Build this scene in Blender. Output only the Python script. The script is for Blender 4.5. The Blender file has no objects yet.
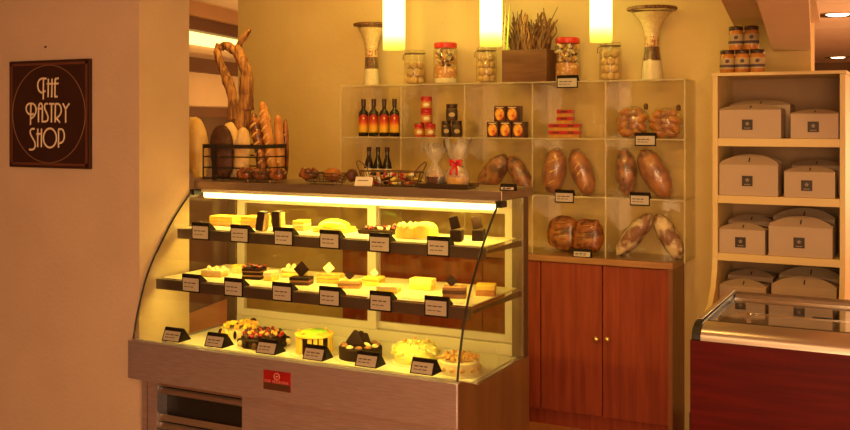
import bpy, bmesh, math, random
from mathutils import Vector, Matrix, Euler, noise as mnoise
random.seed(7)
SC = bpy.context.scene
COL = SC.collection
PI = math.pi
R = math.radians

# ------------------------------------------------------------------ camera
FPX, CXP, HYP, EYE = 986.0, 425.0, 122.0, 1.5
TH = math.atan(505 / 986.0)
ct, st = math.cos(TH), math.sin(TH)

def ray(x, y):
    u = (x - CXP) / FPX; v = (HYP - y) / FPX
    return (u * ct - st, u * st + ct, v)
def at(x, y, Y):                       # point of a sight line on the vertical plane at depth Y
    d = ray(x, y); t = Y / d[1]
    return Vector((d[0] * t, Y, EYE + d[2] * t))
def on(x, y, z):                       # point of a sight line on the level plane at height z
    d = ray(x, y); t = (z - EYE) / d[2]
    return Vector((d[0] * t, d[1] * t, z))
def onx(px, X):                         # depth at which the upright plane X meets pixel column px
    d = ray(px, HYP); return d[1] * X / d[0]
def mpp(X, Y):                         # metres per pixel there
    return (-X * st + Y * ct) / FPX

cam_d = bpy.data.cameras.new('camera'); cam = bpy.data.objects.new('camera', cam_d)
COL.objects.link(cam); SC.camera = cam
cam.location = (0, 0, EYE); cam.rotation_euler = (PI / 2, 0, TH)
cam_d.sensor_width = 36; cam_d.lens = FPX / 850 * 36
cam_d.shift_y = -(215 - HYP) / 850
cam_d.clip_start = 0.05; cam_d.clip_end = 60

# ------------------------------------------------------------------ materials
MATS = {}
def newmat(name):
    m = bpy.data.materials.new(name); m.use_nodes = True
    nt = m.node_tree; nt.nodes.clear()
    out = nt.nodes.new('ShaderNodeOutputMaterial')
    MATS[name] = m
    return m, nt, out
def rgb(h):
    h = h.lstrip('#'); c = [int(h[i:i + 2], 16) / 255 for i in (0, 2, 4)]
    return tuple((x / 12.92 if x <= .04045 else ((x + .055) / 1.055) ** 2.4) for x in c) + (1,)
def mat(name, col, col2=None, rough=.5, metal=0., scale=8., stretch=(1, 1, 1), bump=0., bscale=None, spec=.5, coat=0., kind='noise', detail=4., lo=.35, hi=.65, sss=0.):
    m, nt, out = newmat(name)
    N = nt.nodes; L = nt.links
    p = N.new('ShaderNodeBsdfPrincipled'); L.new(p.outputs[0], out.inputs[0])
    c1 = rgb(col) if isinstance(col, str) else tuple(col) + (1,)
    p.inputs['Base Color'].default_value = c1
    p.inputs['Roughness'].default_value = rough; p.inputs['Metallic'].default_value = metal
    p.inputs['Specular IOR Level'].default_value = spec
    if coat: p.inputs['Coat Weight'].default_value = coat; p.inputs['Coat Roughness'].default_value = .08
    if col2 or bump:
        tc = N.new('ShaderNodeTexCoord'); mp = N.new('ShaderNodeMapping')
        mp.inputs['Scale'].default_value = stretch
        L.new(tc.outputs['Object'], mp.inputs[0])
    if col2:
        if kind == 'noise':
            t = N.new('ShaderNodeTexNoise'); t.inputs['Scale'].default_value = scale; t.inputs['Detail'].default_value = detail
        elif kind == 'voronoi':
            t = N.new('ShaderNodeTexVoronoi'); t.inputs['Scale'].default_value = scale
        else:
            t = N.new('ShaderNodeTexWave'); t.inputs['Scale'].default_value = scale
            t.bands_direction = kind[-1].upper(); t.inputs['Distortion'].default_value = 2.5; t.inputs['Detail'].default_value = 2
        L.new(mp.outputs[0], t.inputs['Vector'])
        cr = N.new('ShaderNodeValToRGB'); cr.color_ramp.elements[0].position = lo; cr.color_ramp.elements[1].position = hi
        cr.color_ramp.elements[0].color = c1
        cr.color_ramp.elements[1].color = rgb(col2) if isinstance(col2, str) else tuple(col2) + (1,)
        L.new(t.outputs['Distance' if kind == 'voronoi' else 0], cr.inputs[0]); L.new(cr.outputs[0], p.inputs['Base Color'])
    if bump:
        b = N.new('ShaderNodeBump'); b.inputs['Strength'].default_value = bump; b.inputs['Distance'].default_value = .01
        t2 = N.new('ShaderNodeTexNoise'); t2.inputs['Scale'].default_value = bscale or scale; t2.inputs['Detail'].default_value = 5
        L.new(mp.outputs[0], t2.inputs['Vector']); L.new(t2.outputs[0], b.inputs['Height']); L.new(b.outputs[0], p.inputs['Normal'])
    return m
def thin(name, tint=(1, 1, 1), gloss=1.0, rough=.01, body=0., bodycol=(1, 1, 1), bump=0., bscale=30):
    m, nt, out = newmat(name); N = nt.nodes; L = nt.links
    tr = N.new('ShaderNodeBsdfTransparent'); tr.inputs[0].default_value = tuple(tint) + (1,)
    gl = N.new('ShaderNodeBsdfGlossy'); gl.inputs['Roughness'].default_value = rough
    fr = N.new('ShaderNodeLayerWeight'); fr.inputs[0].default_value = .5          # Schlick reflectance, same from both sides
    pw = N.new('ShaderNodeMath'); pw.operation = 'POWER'; pw.inputs[1].default_value = 5.0
    L.new(fr.outputs['Facing'], pw.inputs[0])
    mu = N.new('ShaderNodeMath'); mu.operation = 'MULTIPLY_ADD'; mu.inputs[1].default_value = .9 * gloss; mu.inputs[2].default_value = .035 * gloss
    mu.use_clamp = True
    L.new(pw.outputs[0], mu.inputs[0])
    mx = N.new('ShaderNodeMixShader'); L.new(mu.outputs[0], mx.inputs[0])
    last = tr
    if body:
        df = N.new('ShaderNodeBsdfDiffuse'); df.inputs[0].default_value = tuple(bodycol) + (1,)
        m2 = N.new('ShaderNodeMixShader'); m2.inputs[0].default_value = body
        L.new(tr.outputs[0], m2.inputs[1]); L.new(df.outputs[0], m2.inputs[2]); last = m2
    L.new(last.outputs[0], mx.inputs[1]); L.new(gl.outputs[0], mx.inputs[2]); L.new(mx.outputs[0], out.inputs[0])
    if bump:
        tc = N.new('ShaderNodeTexCoord'); t2 = N.new('ShaderNodeTexNoise'); t2.inputs['Scale'].default_value = bscale; t2.inputs['Detail'].default_value = 3
        b = N.new('ShaderNodeBump'); b.inputs['Strength'].default_value = bump; b.inputs['Distance'].default_value = .01
        L.new(tc.outputs['Object'], t2.inputs['Vector']); L.new(t2.outputs[0], b.inputs['Height'])
        L.new(b.outputs[0], gl.inputs['Normal']); L.new(b.outputs[0], fr.inputs['Normal'])
    return m
def emit(name, col, strength):
    m, nt, out = newmat(name)
    e = nt.nodes.new('ShaderNodeEmission'); e.inputs[0].default_value = tuple(col) + (1,); e.inputs[1].default_value = strength
    nt.links.new(e.outputs[0], out.inputs[0]); return m
def zramp(name, stops, axis=2, rough=.5, lo=0., hi=1.):       # printed colour bands along one axis (generated space)
    m, nt, out = newmat(name); N = nt.nodes; L = nt.links
    p = N.new('ShaderNodeBsdfPrincipled'); p.inputs['Roughness'].default_value = rough; L.new(p.outputs[0], out.inputs[0])
    tc = N.new('ShaderNodeTexCoord'); sx = N.new('ShaderNodeSeparateXYZ'); L.new(tc.outputs['Generated'], sx.inputs[0])
    cr = N.new('ShaderNodeValToRGB'); els = cr.color_ramp.elements
    while len(els) < len(stops): els.new(.5)
    for e, (pos, c) in zip(els, stops): e.position = pos; e.color = rgb(c)
    L.new(sx.outputs[axis], cr.inputs[0]); L.new(cr.outputs[0], p.inputs['Base Color'])
    return m

#@MATS
M = MATS
mat('plaster', (.75, .57, .27), (.70, .52, .24), rough=.85, scale=3, bump=.25, bscale=45, spec=.2)
mat('plaster_red_lit', (.72, .53, .40), (.67, .49, .36), rough=.85, scale=3, bump=.25, bscale=60, spec=.2)  # same plaster; the redder light on the sign wall is in its colour
mat('ceiling_paint', (.78, .66, .52), (.72, .60, .47), rough=.8, scale=1.5, spec=.2)
mat('soffit_paint', (.74, .58, .40), (.70, .54, .36), rough=.8, scale=2, spec=.2)
mat('floor_tile', (.55, .25, .11), (.44, .18, .07), rough=.35, scale=4, bump=.05)
mat('dark_wall', (.10, .055, .03), (.07, .035, .02), rough=.6, scale=2)
mat('beige_wall', (.60, .44, .28), (.55, .40, .25), rough=.8, scale=2)
mat('brown_beam', (.42, .24, .12), (.36, .20, .10), rough=.7, scale=2)
mat('brown_dark', (.13, .06, .03), (.10, .045, .025), rough=.6, scale=2)
mat('steel', (.84, .82, .98), (.70, .68, .83), rough=.30, metal=.85, scale=14, stretch=(1, 1, 14), bump=.06, bscale=60)
mat('steel_plain', (.60, .52, .46), rough=.3, metal=.9)
mat('end_steel_reflect', (.46, .26, .12), (.36, .19, .09), rough=.35, metal=.6, scale=3, stretch=(1, 4, .5))  # stainless end; the brown reflection of nearby wood is put into the colour
mat('shelf_steel', (.20, .15, .12), (.15, .11, .09), rough=.3, metal=.7, scale=6)
mat('plate_steel', (.36, .26, .20), (.30, .21, .16), rough=.38, metal=.75, scale=8, stretch=(.6, 6, 6))
mat('steel_dark', (.20, .13, .09), rough=.4, metal=.7)
mat('aluminium', (.80, .72, .58), rough=.45, metal=.25)
mat('chrome', (.85, .80, .75), rough=.15, metal=1.)
mat('black_trim', (.015, .012, .010), rough=.45)
mat('black_card', (.014, .008, .006), rough=.6, spec=.15)
mat('paper', (.56, .48, .42), rough=.8)
mat('ink', (.10, .06, .05), rough=.8)
mat('liner_white', (.86, .80, .68), (.80, .73, .58), rough=.6, scale=9)
mat('doily', (.88, .78, .54), (.78, .67, .42), rough=.9, scale=60)
mat('cupboard_wood', (.32, .060, .026), (.22, .036, .017), rough=.45, scale=5, stretch=(7, 7, .5), spec=.22)
mat('cupboard_side', (.28, .10, .045), (.20, .07, .03), rough=.4, scale=5, stretch=(7, 7, .5))
mat('cupboard_top', (.42, .20, .08), (.34, .15, .06), rough=.35, scale=6, stretch=(1, 8, 8))
mat('freezer_wood', (.115, .006, .006), (.075, .0035, .0035), rough=.4, scale=5, stretch=(.6, 5, 9), spec=.15)
mat('shelf_laminate', (.80, .62, .30), (.76, .57, .26), rough=.5, scale=3)
mat('shelf_back', (.41, .24, .12), (.36, .21, .105), rough=.6, scale=2)
mat('box_card', (.53, .40, .30), (.50, .37, .275), rough=.7, scale=3)  # white card darkened; the shade on the shelves is put into the colour
mat('logo_dark', (.035, .018, .013), rough=.5)
mat('logo_pale', (.30, .22, .17), rough=.5)
mat('sign_board', (.055, .018, .010), (.045, .014, .008), rough=.35, scale=3)
mat('sign_rim', (.16, .05, .03), rough=.4)
mat('sign_line', (.28, .14, .08), rough=.5)
mat('sign_letter', (.92, .76, .58), rough=.5)
mat('plate_red', (.40, .012, .014), (.33, .010, .012), rough=.3, scale=20)
mat('plate_brown', (.10, .04, .02), rough=.3)
mat('plate_pink', (.85, .35, .32), rough=.4)
mat('gold', (.75, .5, .25), rough=.35, metal=.6)
mat('knob_brass', (.9, .65, .3), rough=.25, metal=1.)
# baked goods
mat('crust_gold', (.72, .36, .10), (.48, .17, .035), rough=.45, scale=14, bump=.4, bscale=30)
mat('crust_pale', (.88, .64, .30), (.74, .45, .16), rough=.6, scale=12, bump=.35, bscale=25)
mat('crust_dark', (.10, .035, .014), (.05, .016, .007), rough=.65, scale=30, bump=.6, bscale=50)
mat('crust_red', (.36, .11, .026), (.10, .026, .008), rough=.3, scale=30, bump=.6, bscale=45, coat=.4, lo=.42, hi=.6)
mat('crust_orange', (.52, .19, .032), (.22, .055, .011), rough=.35, scale=16, bump=.4, bscale=45, coat=.3)
mat('score', (.88, .66, .36), (.8, .55, .26), rough=.7, scale=30)
mat('score_soft', (.86, .52, .18), (.78, .42, .12), rough=.6, scale=30)
mat('flour', (.84, .66, .40), (.26, .085, .025), rough=.7, scale=13, bump=.4, lo=.44, hi=.56)
mat('crust_mottle', (.46, .17, .04), (.13, .038, .012), rough=.35, scale=26, bump=.6, bscale=40, coat=.4, lo=.4, hi=.6)
mat('roll_gold', (.66, .32, .07), (.36, .12, .02), rough=.35, scale=16, coat=.3)
mat('cookie', (.80, .58, .28), (.62, .38, .14), rough=.8, scale=40, bump=.5, bscale=60)
mat('choc', (.030, .010, .005), (.020, .007, .004), spec=.2, rough=.55, scale=20)
mat('choc_brown', (.13, .045, .018), (.09, .03, .012), rough=.6, scale=40, bump=.3, bscale=80)
mat('choc_light', (.36, .17, .07), rough=.6)
mat('sponge', (.85, .58, .20), (.74, .46, .14), rough=.8, scale=60, bump=.3, bscale=90)
mat('cream', (.92, .81, .46), (.88, .74, .36), rough=.5, scale=30, bump=.2)
mat('cream_yellow', (.92, .74, .13), (.88, .66, .09), rough=.5, scale=25, bump=.2)
mat('lime', (.40, .88, .04), (.55, .88, .06), rough=.35, scale=20, coat=.4)
mat('custard', (.92, .66, .10), (.85, .55, .06), rough=.4, scale=20)
mat('pastry', (.78, .48, .17), (.62, .32, .08), rough=.6, scale=50, bump=.4)
mat('berry_red', (.42, .02, .02), (.25, .01, .015), rough=.25, scale=30, coat=.4)
mat('berry_dark', (.06, .012, .02), rough=.3, coat=.4)
mat('peach', (.88, .55, .12), (.80, .40, .06), rough=.3, scale=20, coat=.3)
mat('almond', (.80, .50, .20), (.62, .32, .10), rough=.6, scale=40)
mat('meringue', (.92, .86, .30), (.86, .80, .18), rough=.7, scale=30, bump=.4)
# groceries
mat('bottle_glass', (.020, .012, .008), rough=.12, coat=.5)
zramp('label_sunset', [(0, '#E8B82A'), (.35, '#F0A81E'), (.55, '#D9541C'), (.75, '#B82A14'), (1, '#A82012')])
mat('label_sun', (.95, .55, .25), rough=.5)
mat('label_brown', (.30, .17, .09), rough=.6)
mat('tin_red', (.50, .03, .03), rough=.3)
mat('tin_gold', (.62, .33, .07), (.5, .24, .04), rough=.35, scale=60)
mat('tin_cream', (.85, .72, .5), rough=.5)
mat('jar_dark', (.10, .055, .03), rough=.25)
mat('jar_label_dark', (.055, .03, .02), rough=.5)
mat('box_dark', (.10, .03, .018), rough=.45)
mat('fruit_orange', (.95, .55, .08), (.66, .06, .02), rough=.4, scale=26, lo=.42, hi=.6)
mat('lid_red', (.62, .03, .02), rough=.3)
mat('lid_dark', (.07, .035, .025), rough=.35, metal=.3)
mat('jam_orange', (.62, .26, .06), (.5, .18, .04), rough=.2, scale=25, coat=.5)
mat('jam_label', (.52, .38, .20), rough=.6)
mat('jam_band', (.10, .06, .09), rough=.6)
mat('sand_white', (.88, .78, .58), (.82, .70, .48), rough=.9, scale=60)
mat('beans_dark', (.05, .02, .01), (.22, .09, .035), rough=.5, scale=70, kind='voronoi', lo=.2, hi=.6)
mat('beans_mix', (.42, .10, .04), (.80, .55, .26), rough=.5, scale=60, kind='voronoi', lo=.2, hi=.6)
mat('beans_pale', (.86, .70, .42), (.78, .58, .30), rough=.6, scale=70, kind='voronoi', lo=.2, hi=.6)
mat('pasta_mix', (.85, .62, .30), (.62, .28, .10), rough=.5, scale=55, kind='voronoi', lo=.25, hi=.55)
mat('planter_wood', (.22, .09, .035), (.15, .055, .02), rough=.5, scale=6, stretch=(1, 6, 6))
mat('driftwood', (.44, .21, .06), (.15, .055, .016), rough=.75, scale=9, stretch=(7, 7, .8), bump=.9, bscale=9, lo=.42, hi=.58)
mat('twig', (.26, .13, .05), (.12, .05, .02), rough=.8, scale=14, bump=.4)
mat('leaf', (.60, .85, .08), rough=.5)
mat('wire_black', (.022, .015, .012), rough=.45)
mat('wire_brown', (.16, .09, .05), rough=.35, metal=.5)
mat('tray_dark', (.12, .075, .045), rough=.35, metal=.4)
mat('ribbon', (.62, .015, .03), rough=.3, coat=.3)
mat('wrap_white', (.85, .78, .66), rough=.5)
mat('wrap_orange', (.85, .33, .05), rough=.4)
mat('freezer_liner', (.62, .48, .34), rough=.5)
mat('tub', (.60, .44, .28), (.5, .32, .18), rough=.5, scale=6)
thin('glass', (.98, .98, .95), gloss=.14)
thin('glass_end', (.97, .98, .94), gloss=1.1)
thin('glass_door', (.93, .93, .86), gloss=1.1)
thin('glass_jar', (.96, .95, .90), gloss=1.2, rough=.03, body=.012)
thin('acrylic', (.97, .96, .92), gloss=.9, rough=.03, body=.018, bodycol=(1, .93, .8))
thin('acrylic_edge', (.97, .94, .85), gloss=1., rough=.2, body=.30, bodycol=(1, .9, .7))
thin('cellophane', (.98, .97, .95), gloss=1.6, rough=.12, body=.05, bump=.9, bscale=18)
thin('cellophane_crisp', (.98, .97, .95), gloss=1.8, rough=.15, body=.08, bump=1.2, bscale=26)
thin('freezer_glass', (.90, .90, .88), gloss=1.4, rough=.02)
#@LIGHTMATS
WARM = (1.0, .64, .09)
emit('tube_light', (1.0, .74, .22), 5.0)
emit('cove_light', (1.0, .66, .18), 3.0)
emit('downlight', (1.0, .72, .38), 14.0)
def lampmat():
    m, nt, out = newmat('lamp_shade'); N = nt.nodes; L = nt.links
    tc = N.new('ShaderNodeTexCoord'); sx = N.new('ShaderNodeSeparateXYZ'); L.new(tc.outputs['Generated'], sx.inputs[0])
    cr = N.new('ShaderNodeValToRGB'); els = cr.color_ramp.elements; els.new(.5); els.new(.6)
    for e, (p, c) in zip(els, [(0, (.95, .66, .06, 1)), (.08, (.92, .74, .07, 1)), (.22, (.92, .78, .19, 1)), (1, (.92, .78, .19, 1))]): e.position = p; e.color = c
    e = N.new('ShaderNodeEmission'); L.new(sx.outputs[2], cr.inputs[0]); L.new(cr.outputs[0], e.inputs[0])
    mr = N.new('ShaderNodeMapRange'); mr.inputs[1].default_value = 0; mr.inputs[2].default_value = .3; mr.inputs[3].default_value = 1.2; mr.inputs[4].default_value = 7.0
    L.new(sx.outputs[2], mr.inputs[0]); L.new(mr.outputs[0], e.inputs[1]); L.new(e.outputs[0], out.inputs[0])
lampmat()

# ------------------------------------------------------------------ mesh helpers
class MB:
    def __init__(s): s.bm = bmesh.new()
    def box(s, x0, x1, y0, y1, z0, z1, mt=None):
        vs = [(x, y, z) for x in (x0, x1) for y in (y0, y1) for z in (z0, z1)]
        v = [s.bm.verts.new(mt @ Vector(p) if mt else p) for p in vs]
        for f in ((0, 1, 3, 2), (4, 6, 7, 5), (0, 4, 5, 1), (2, 3, 7, 6), (0, 2, 6, 4), (1, 5, 7, 3)):
            s.bm.faces.new([v[i] for i in f])
        return s
    def prism(s, pts, axis, a0, a1, mt=None):
        def P(p, a):
            q = {'x': (a, p[0], p[1]), 'y': (p[0], a, p[1]), 'z': (p[0], p[1], a)}[axis]
            return mt @ Vector(q) if mt else q
        A = [s.bm.verts.new(P(p, a0)) for p in pts]; B = [s.bm.verts.new(P(p, a1)) for p in pts]
        s.bm.faces.new(A); s.bm.faces.new(B[::-1]); n = len(pts)
        for i in range(n): s.bm.faces.new((A[i], B[i], B[(i + 1) % n], A[(i + 1) % n]))
        return s
    def lathe(s, prof, n=24, c=(0, 0, 0), sx=1., sy=1., mt=None):
        rings = []
        for r, z in prof:
            if r < 1e-6: pts = [(c[0], c[1], c[2] + z)]
            else: pts = [(c[0] + sx * r * math.cos(2 * PI * i / n), c[1] + sy * r * math.sin(2 * PI * i / n), c[2] + z) for i in range(n)]
            rings.append([s.bm.verts.new(mt @ Vector(p) if mt else p) for p in pts])
        for a, b in zip(rings, rings[1:]):
            if len(a) == 1 and len(b) == 1: continue
            for i in range(n):
                j = (i + 1) % n
                if len(a) == 1: s.bm.faces.new((a[0], b[j], b[i]))
                elif len(b) == 1: s.bm.faces.new((a[i], a[j], b[0]))
                else: s.bm.faces.new((a[i], a[j], b[j], b[i]))
        return s
    def tube(s, pts, rad, n=8, closed=False, flat=1.):
        pts = [Vector(p) for p in pts]; m = len(pts)
        if not isinstance(rad, (list, tuple)): rad = [rad] * m
        rings = []; up = None
        for i, p in enumerate(pts):
            if closed: t = pts[(i + 1) % m] - pts[i - 1]
            else: t = pts[min(i + 1, m - 1)] - pts[max(i - 1, 0)]
            if t.length < 1e-9: t = Vector((0, 0, 1))
            t.normalize()
            if up is None:
                up = Vector((0, 1, 0)) if abs(t.y) < .9 else Vector((1, 0, 0))
            u = up - t * up.dot(t)
            if u.length < 1e-6: u = t.orthogonal()
            u.normalize(); up = u; w = t.cross(u)
            rings.append([s.bm.verts.new(p + rad[i] * (math.cos(2 * PI * k / n) * u * flat + math.sin(2 * PI * k / n) * w)) for k in range(n)])
        rng = range(m) if closed else range(m - 1)
        for i in rng:
            a, b = rings[i], rings[(i + 1) % m]
            for k in range(n): s.bm.faces.new((a[k], a[(k + 1) % n], b[(k + 1) % n], b[k]))
        if not closed:
            s.bm.faces.new(rings[0][::-1]); s.bm.faces.new(rings[-1])
        return s
    def ell(s, c, r, rot=(0, 0, 0), nu=14, nv=9, amp=0., fr=3., seed=0., zmin=None, e=1.):
        mt = Euler(rot).to_matrix(); r = Vector(r)
        rows = []
        for j in range(nv + 1):
            ph = PI * j / nv
            k = 1 if j in (0, nv) else nu
            row = []
            for i in range(k):
                a = 2 * PI * i / nu
                sp, cp = math.sin(ph) ** e if 0 < j < nv else 0., math.copysign(abs(math.cos(ph)) ** e, math.cos(ph))
                d = Vector((sp * math.cos(a), sp * math.sin(a), cp))
                f = 1 + amp * mnoise.noise(d * fr + Vector((seed, seed * 2.1, 0)))
                p = mt @ Vector((d.x * r.x * f, d.y * r.y * f, d.z * r.z * f)) + Vector(c)
                if zmin is not None and p.z < zmin: p.z = zmin
                row.append(s.bm.verts.new(p))
            rows.append(row)
        for a, b in zip(rows, rows[1:]):
            for i in range(nu):
                j = (i + 1) % nu
                if len(a) == 1: s.bm.faces.new((a[0], b[i], b[j]))
                elif len(b) == 1: s.bm.faces.new((a[j], a[i], b[0]))
                else: s.bm.faces.new((a[j], a[i], b[i], b[j]))
        return s
    def build(s, name, m, parent=None, smooth=None, bevel=0., loc=None):
        bmesh.ops.recalc_face_normals(s.bm, faces=s.bm.faces)
        me = bpy.data.meshes.new(name); s.bm.to_mesh(me); s.bm.free()
        me.materials.append(M[m] if isinstance(m, str) else m)
        if smooth is not None:
            me.polygons.foreach_set('use_smooth', [True] * len(me.polygons))
            if smooth < 180: me.set_sharp_from_angle(angle=R(smooth))
        o = bpy.data.objects.new(name, me); COL.objects.link(o)
        if parent: o.parent = parent
        if loc: o.location = loc
        if bevel:
            b = o.modifiers.new('bevel', 'BEVEL'); b.width = bevel; b.segments = 2; b.limit_method = 'ANGLE'
        return o

def facing(x, y): return math.atan2(-y, -x)      # heading from a spot towards the shop front where the customers stand
def tag(o, label, cat, group=None, kind=None):
    o['label'] = label; o['category'] = cat
    if group: o['group'] = group
    if kind: o['kind'] = kind
    return o
def thing(name, label, cat, loc=(0, 0, 0), rz=0., group=None):
    o = bpy.data.objects.new(name, None); COL.objects.link(o); o.empty_display_size = .05
    o.location = loc; o.rotation_euler = (0, 0, rz)
    return tag(o, label, cat, group)
def struct(name, mb, m, **k):
    o = mb.build(name, m, **k); o['kind'] = 'structure'; return o
def dup(root, loc, label, rz=None, sc=None):
    def cp(o, par):
        c = o.copy(); COL.objects.link(c)
        if par: c.parent = par
        for ch in o.children: cp(ch, c)
        return c
    r = cp(root, None); r.location = loc; r['label'] = label
    if rz is not None: r.rotation_euler = (0, 0, rz)
    if sc is not None: r.scale = sc
    return r
ORD = ['first', 'second', 'third', 'fourth', 'fifth', 'sixth', 'seventh', 'eighth']

#@ROOM
# ------------------------------------------------------------------ the setting
YW = 4.86                                   # face of the wall behind the racks
WX0, WX1 = -3.778, -.489
CZ = 2.42
struct('floor', MB().box(-9, 4, -3.2, 15, -.1, 0), 'floor_tile')
struct('ceiling', MB().box(-9, 4, -3.2, 15, CZ, CZ + .1), 'ceiling_paint')
struct('wall_left', MB().box(-9, -2.94, 3.122, 3.434, 0, CZ), 'plaster_red_lit')
struct('wall_back', MB().box(WX0, WX1, YW, YW + .16, 0, CZ), 'plaster')
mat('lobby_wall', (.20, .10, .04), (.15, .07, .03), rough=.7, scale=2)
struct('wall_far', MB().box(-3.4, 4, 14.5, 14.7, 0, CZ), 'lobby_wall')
struct('wall_front', MB().box(-9, 4, -3.2, -3.0, 0, CZ), 'plaster')
struct('wall_right', MB().box(3.8, 4, -3.0, 14.5, 0, CZ), 'plaster')
struct('baseboard_back', MB().box(-1.04, WX1, YW - .015, YW, 0, .09), 'dark_wall')
# stepped soffits over the right half of the wall
struct('trim_1', MB().prism([(-.832, YW), (-.45, YW), (-.20, 1.6), (-.42, 1.6)], 'z', 1.957, CZ), 'soffit_paint')
struct('trim_2', MB().prism([(-.655, YW), (-.489, YW), (-.17, 1.6), (-.282, 1.6)], 'z', 1.83, CZ - .002), 'soffit_paint')
# lower panelled ceiling of the lobby to the right
lob = MB()
yy = 1.2
while yy < 14.4:
    lob.box(-.44 if yy < 4.7 else -3.2, 3.8, yy + (.23 if yy == 4.8 else 0), min(yy + .588, 14.5), 2.30, 2.36); yy = round(yy + .6, 3)
struct('ceiling_lobby', lob, 'ceiling_paint', bevel=.004)
# the corridor seen past the end of the near wall: an oblique wall with stepped cornices and a cove light
dirx, diry = -.218, .976
A0 = Vector((-5.05, 5.45, 0))
cor = Matrix(((dirx, -diry, 0, A0.x), (diry, dirx, 0, A0.y), (0, 0, 1, 0), (0, 0, 0, 1)))   # local x runs along the wall, +y is behind its face
def cbox(y0, y1, z0, z1, x0=-2.2, x1=9): return MB().box(x0, x1, y0, y1, z0, z1, mt=cor)
struct('wall_corridor', cbox(0, .2, 0, CZ), 'beige_wall')
ya_ = Vector((-diry, dirx, 0))
def corz(px, py, off):
    d = Vector(ray(px, py)); t = (A0.dot(ya_) + off) / d.dot(ya_)
    return EYE + d.z * t
for nm, y0, za, zb, m in (('trim_3', -.22, -12, 5.5, 'beige_wall'), ('trim_4', -.17, 5.7, 19.5, 'brown_beam'), ('trim_5', -.12, 19.7, 32, 'brown_dark'), ('trim_6', -.06, 57, 72, 'brown_dark')):
    zt = min(corz(192, za, y0), CZ - .001)
    zt = zt if nm == 'trim_3' or nm == 'trim_6' else prev_ - .0005
    prev_ = corz(192, zb, -.001)
    struct(nm, cbox(y0, -.001, prev_, zt), m)
tag(cbox(-.02, -.001, corz(192, 44, -.02), corz(192, 31, -.02)).build('cove_light', 'cove_light'), 'glowing strip of cove lighting high in the corridor at left', 'light')
zl = corz(192, 117, -.03)
struct('trim_7', cbox(-.03, -.001, zl, corz(192, 107, -.03), -3, 2.6), 'brown_dark')
struct('door_1', cbox(-.012, -.001, 0, zl - .0005, -3, 2.0), 'dark_wall')

# ------------------------------------------------------------------ sign on the near wall
sg = thing('wall_sign', 'dark brown square sign with pale art deco lettering on the left wall', 'sign', (-3.4515, 3.122, 1.535))
W2, H2 = .2465, .2375
MB().box(-W2, W2, -.018, 0, -H2, H2).build('board', 'sign_board', sg, bevel=.003)
fr = MB()
for a, b, c_, d in ((-W2 + .012, W2 - .012, H2 - .022, H2 - .012), (-W2 + .012, W2 - .012, -H2 + .012, -H2 + .022), (-W2 + .012, -W2 + .022, -H2 + .012, H2 - .012), (W2 - .022, W2 - .012, -H2 + .012, H2 - .012)):
    fr.box(a, b, -.020, -.017, c_, d)
fr.build('border', 'sign_rim', sg)
MB().tube([(.223 * math.cos(a), -.0185, .215 * math.sin(a)) for a in [2 * PI * i / 64 for i in range(64)]], .0019, 6, closed=True).build('circle_line', 'sign_line', sg)
def spt(px, py):
    p = at(px, py, 3.122); return (p.x + 3.464, -.0195, p.z - 1.535)
def strokes(lines, ox, oy, k):
    out = []
    for ln in lines: out.append([spt(ox + a / k, oy + b / k) for a, b in ln])
    return out
def smoothline(pts, it=2):
    for _ in range(it):
        q = [pts[0]]
        for a, b in zip(pts, pts[1:]):
            q.append(tuple(.75 * u + .25 * v for u, v in zip(a, b))); q.append(tuple(.25 * u + .75 * v for u, v in zip(a, b)))
        q.append(pts[-1]); pts = q
    return pts
k1, k2 = 10.75, 12.283
L_ = {
 'letter_t': (20, 70, k1, [[(300, 95), (245, 92), (214, 120), (205, 165), (212, 215), (240, 245), (262, 243), (288, 226)], [(268, 95), (265, 318)]]),
 'letter_h': (20, 70, k1, [[(320, 95), (317, 295)], [(360, 95), (356, 295)], [(305, 150), (368, 150)]]),
 'letter_e': (20, 70, k1, [[(430, 92), (393, 96)], [(393, 96), (390, 290)], [(376, 150), (430, 147)], [(390, 290), (418, 287)]]),
 'letter_p': (20, 95, k2, [[(185, 225), (165, 247), (118, 232), (90, 180), (103, 120), (150, 102), (200, 118), (220, 175), (205, 245), (155, 292)], [(152, 115), (147, 368)]]),
 'letter_a': (20, 95, k2, [[(245, 337), (245, 165), (255, 105), (285, 105), (294, 150), (290, 337)], [(235, 168), (292, 168)]]),
 'letter_s': (20, 95, k2, [[(357, 108), (325, 108), (316, 160), (345, 220), (366, 275), (352, 325), (298, 328)]]),
 'letter_t.001': (20, 95, k2, [[(375, 110), (437, 110)], [(405, 110), (403, 337)]]),
 'letter_r': (20, 95, k2, [[(452, 110), (448, 337)], [(452, 110), (500, 110), (526, 170), (516, 240), (462, 288)], [(462, 286), (508, 337)]]),
 'letter_y': (20, 95, k2, [[(543, 105), (577, 172)], [(622, 105), (577, 172)], [(577, 170), (577, 340)]]),
 'letter_s.001': (20, 120, k2, [[(197, 108), (155, 108), (138, 150), (168, 215), (205, 275), (205, 335), (175, 365), (132, 360)]]),
 'letter_h.001': (20, 120, k2, [[(237, 105), (235, 332)], [(282, 105), (280, 332)], [(220, 170), (284, 170)]]),
 'letter_o': (20, 120, k2, [[(385 + 80 * math.cos(2 * PI * i / 24), 220 + 117 * math.sin(2 * PI * i / 24)) for i in range(25)]]),
 'letter_p.001': (20, 120, k2, [[(490, 115), (490, 338)], [(490, 112), (545, 112), (566, 190), (548, 268), (490, 290)]]),
}
for nm, (ox, oy, k, lines) in L_.items():
    mb = MB()
    for ln in strokes(lines, ox, oy, k):
        mb.tube(smoothline(ln) if len(ln) > 2 else ln, .0044, 8, flat=.35)
    mb.build(nm.split('.')[0], 'sign_letter', sg, smooth=60)
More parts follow.
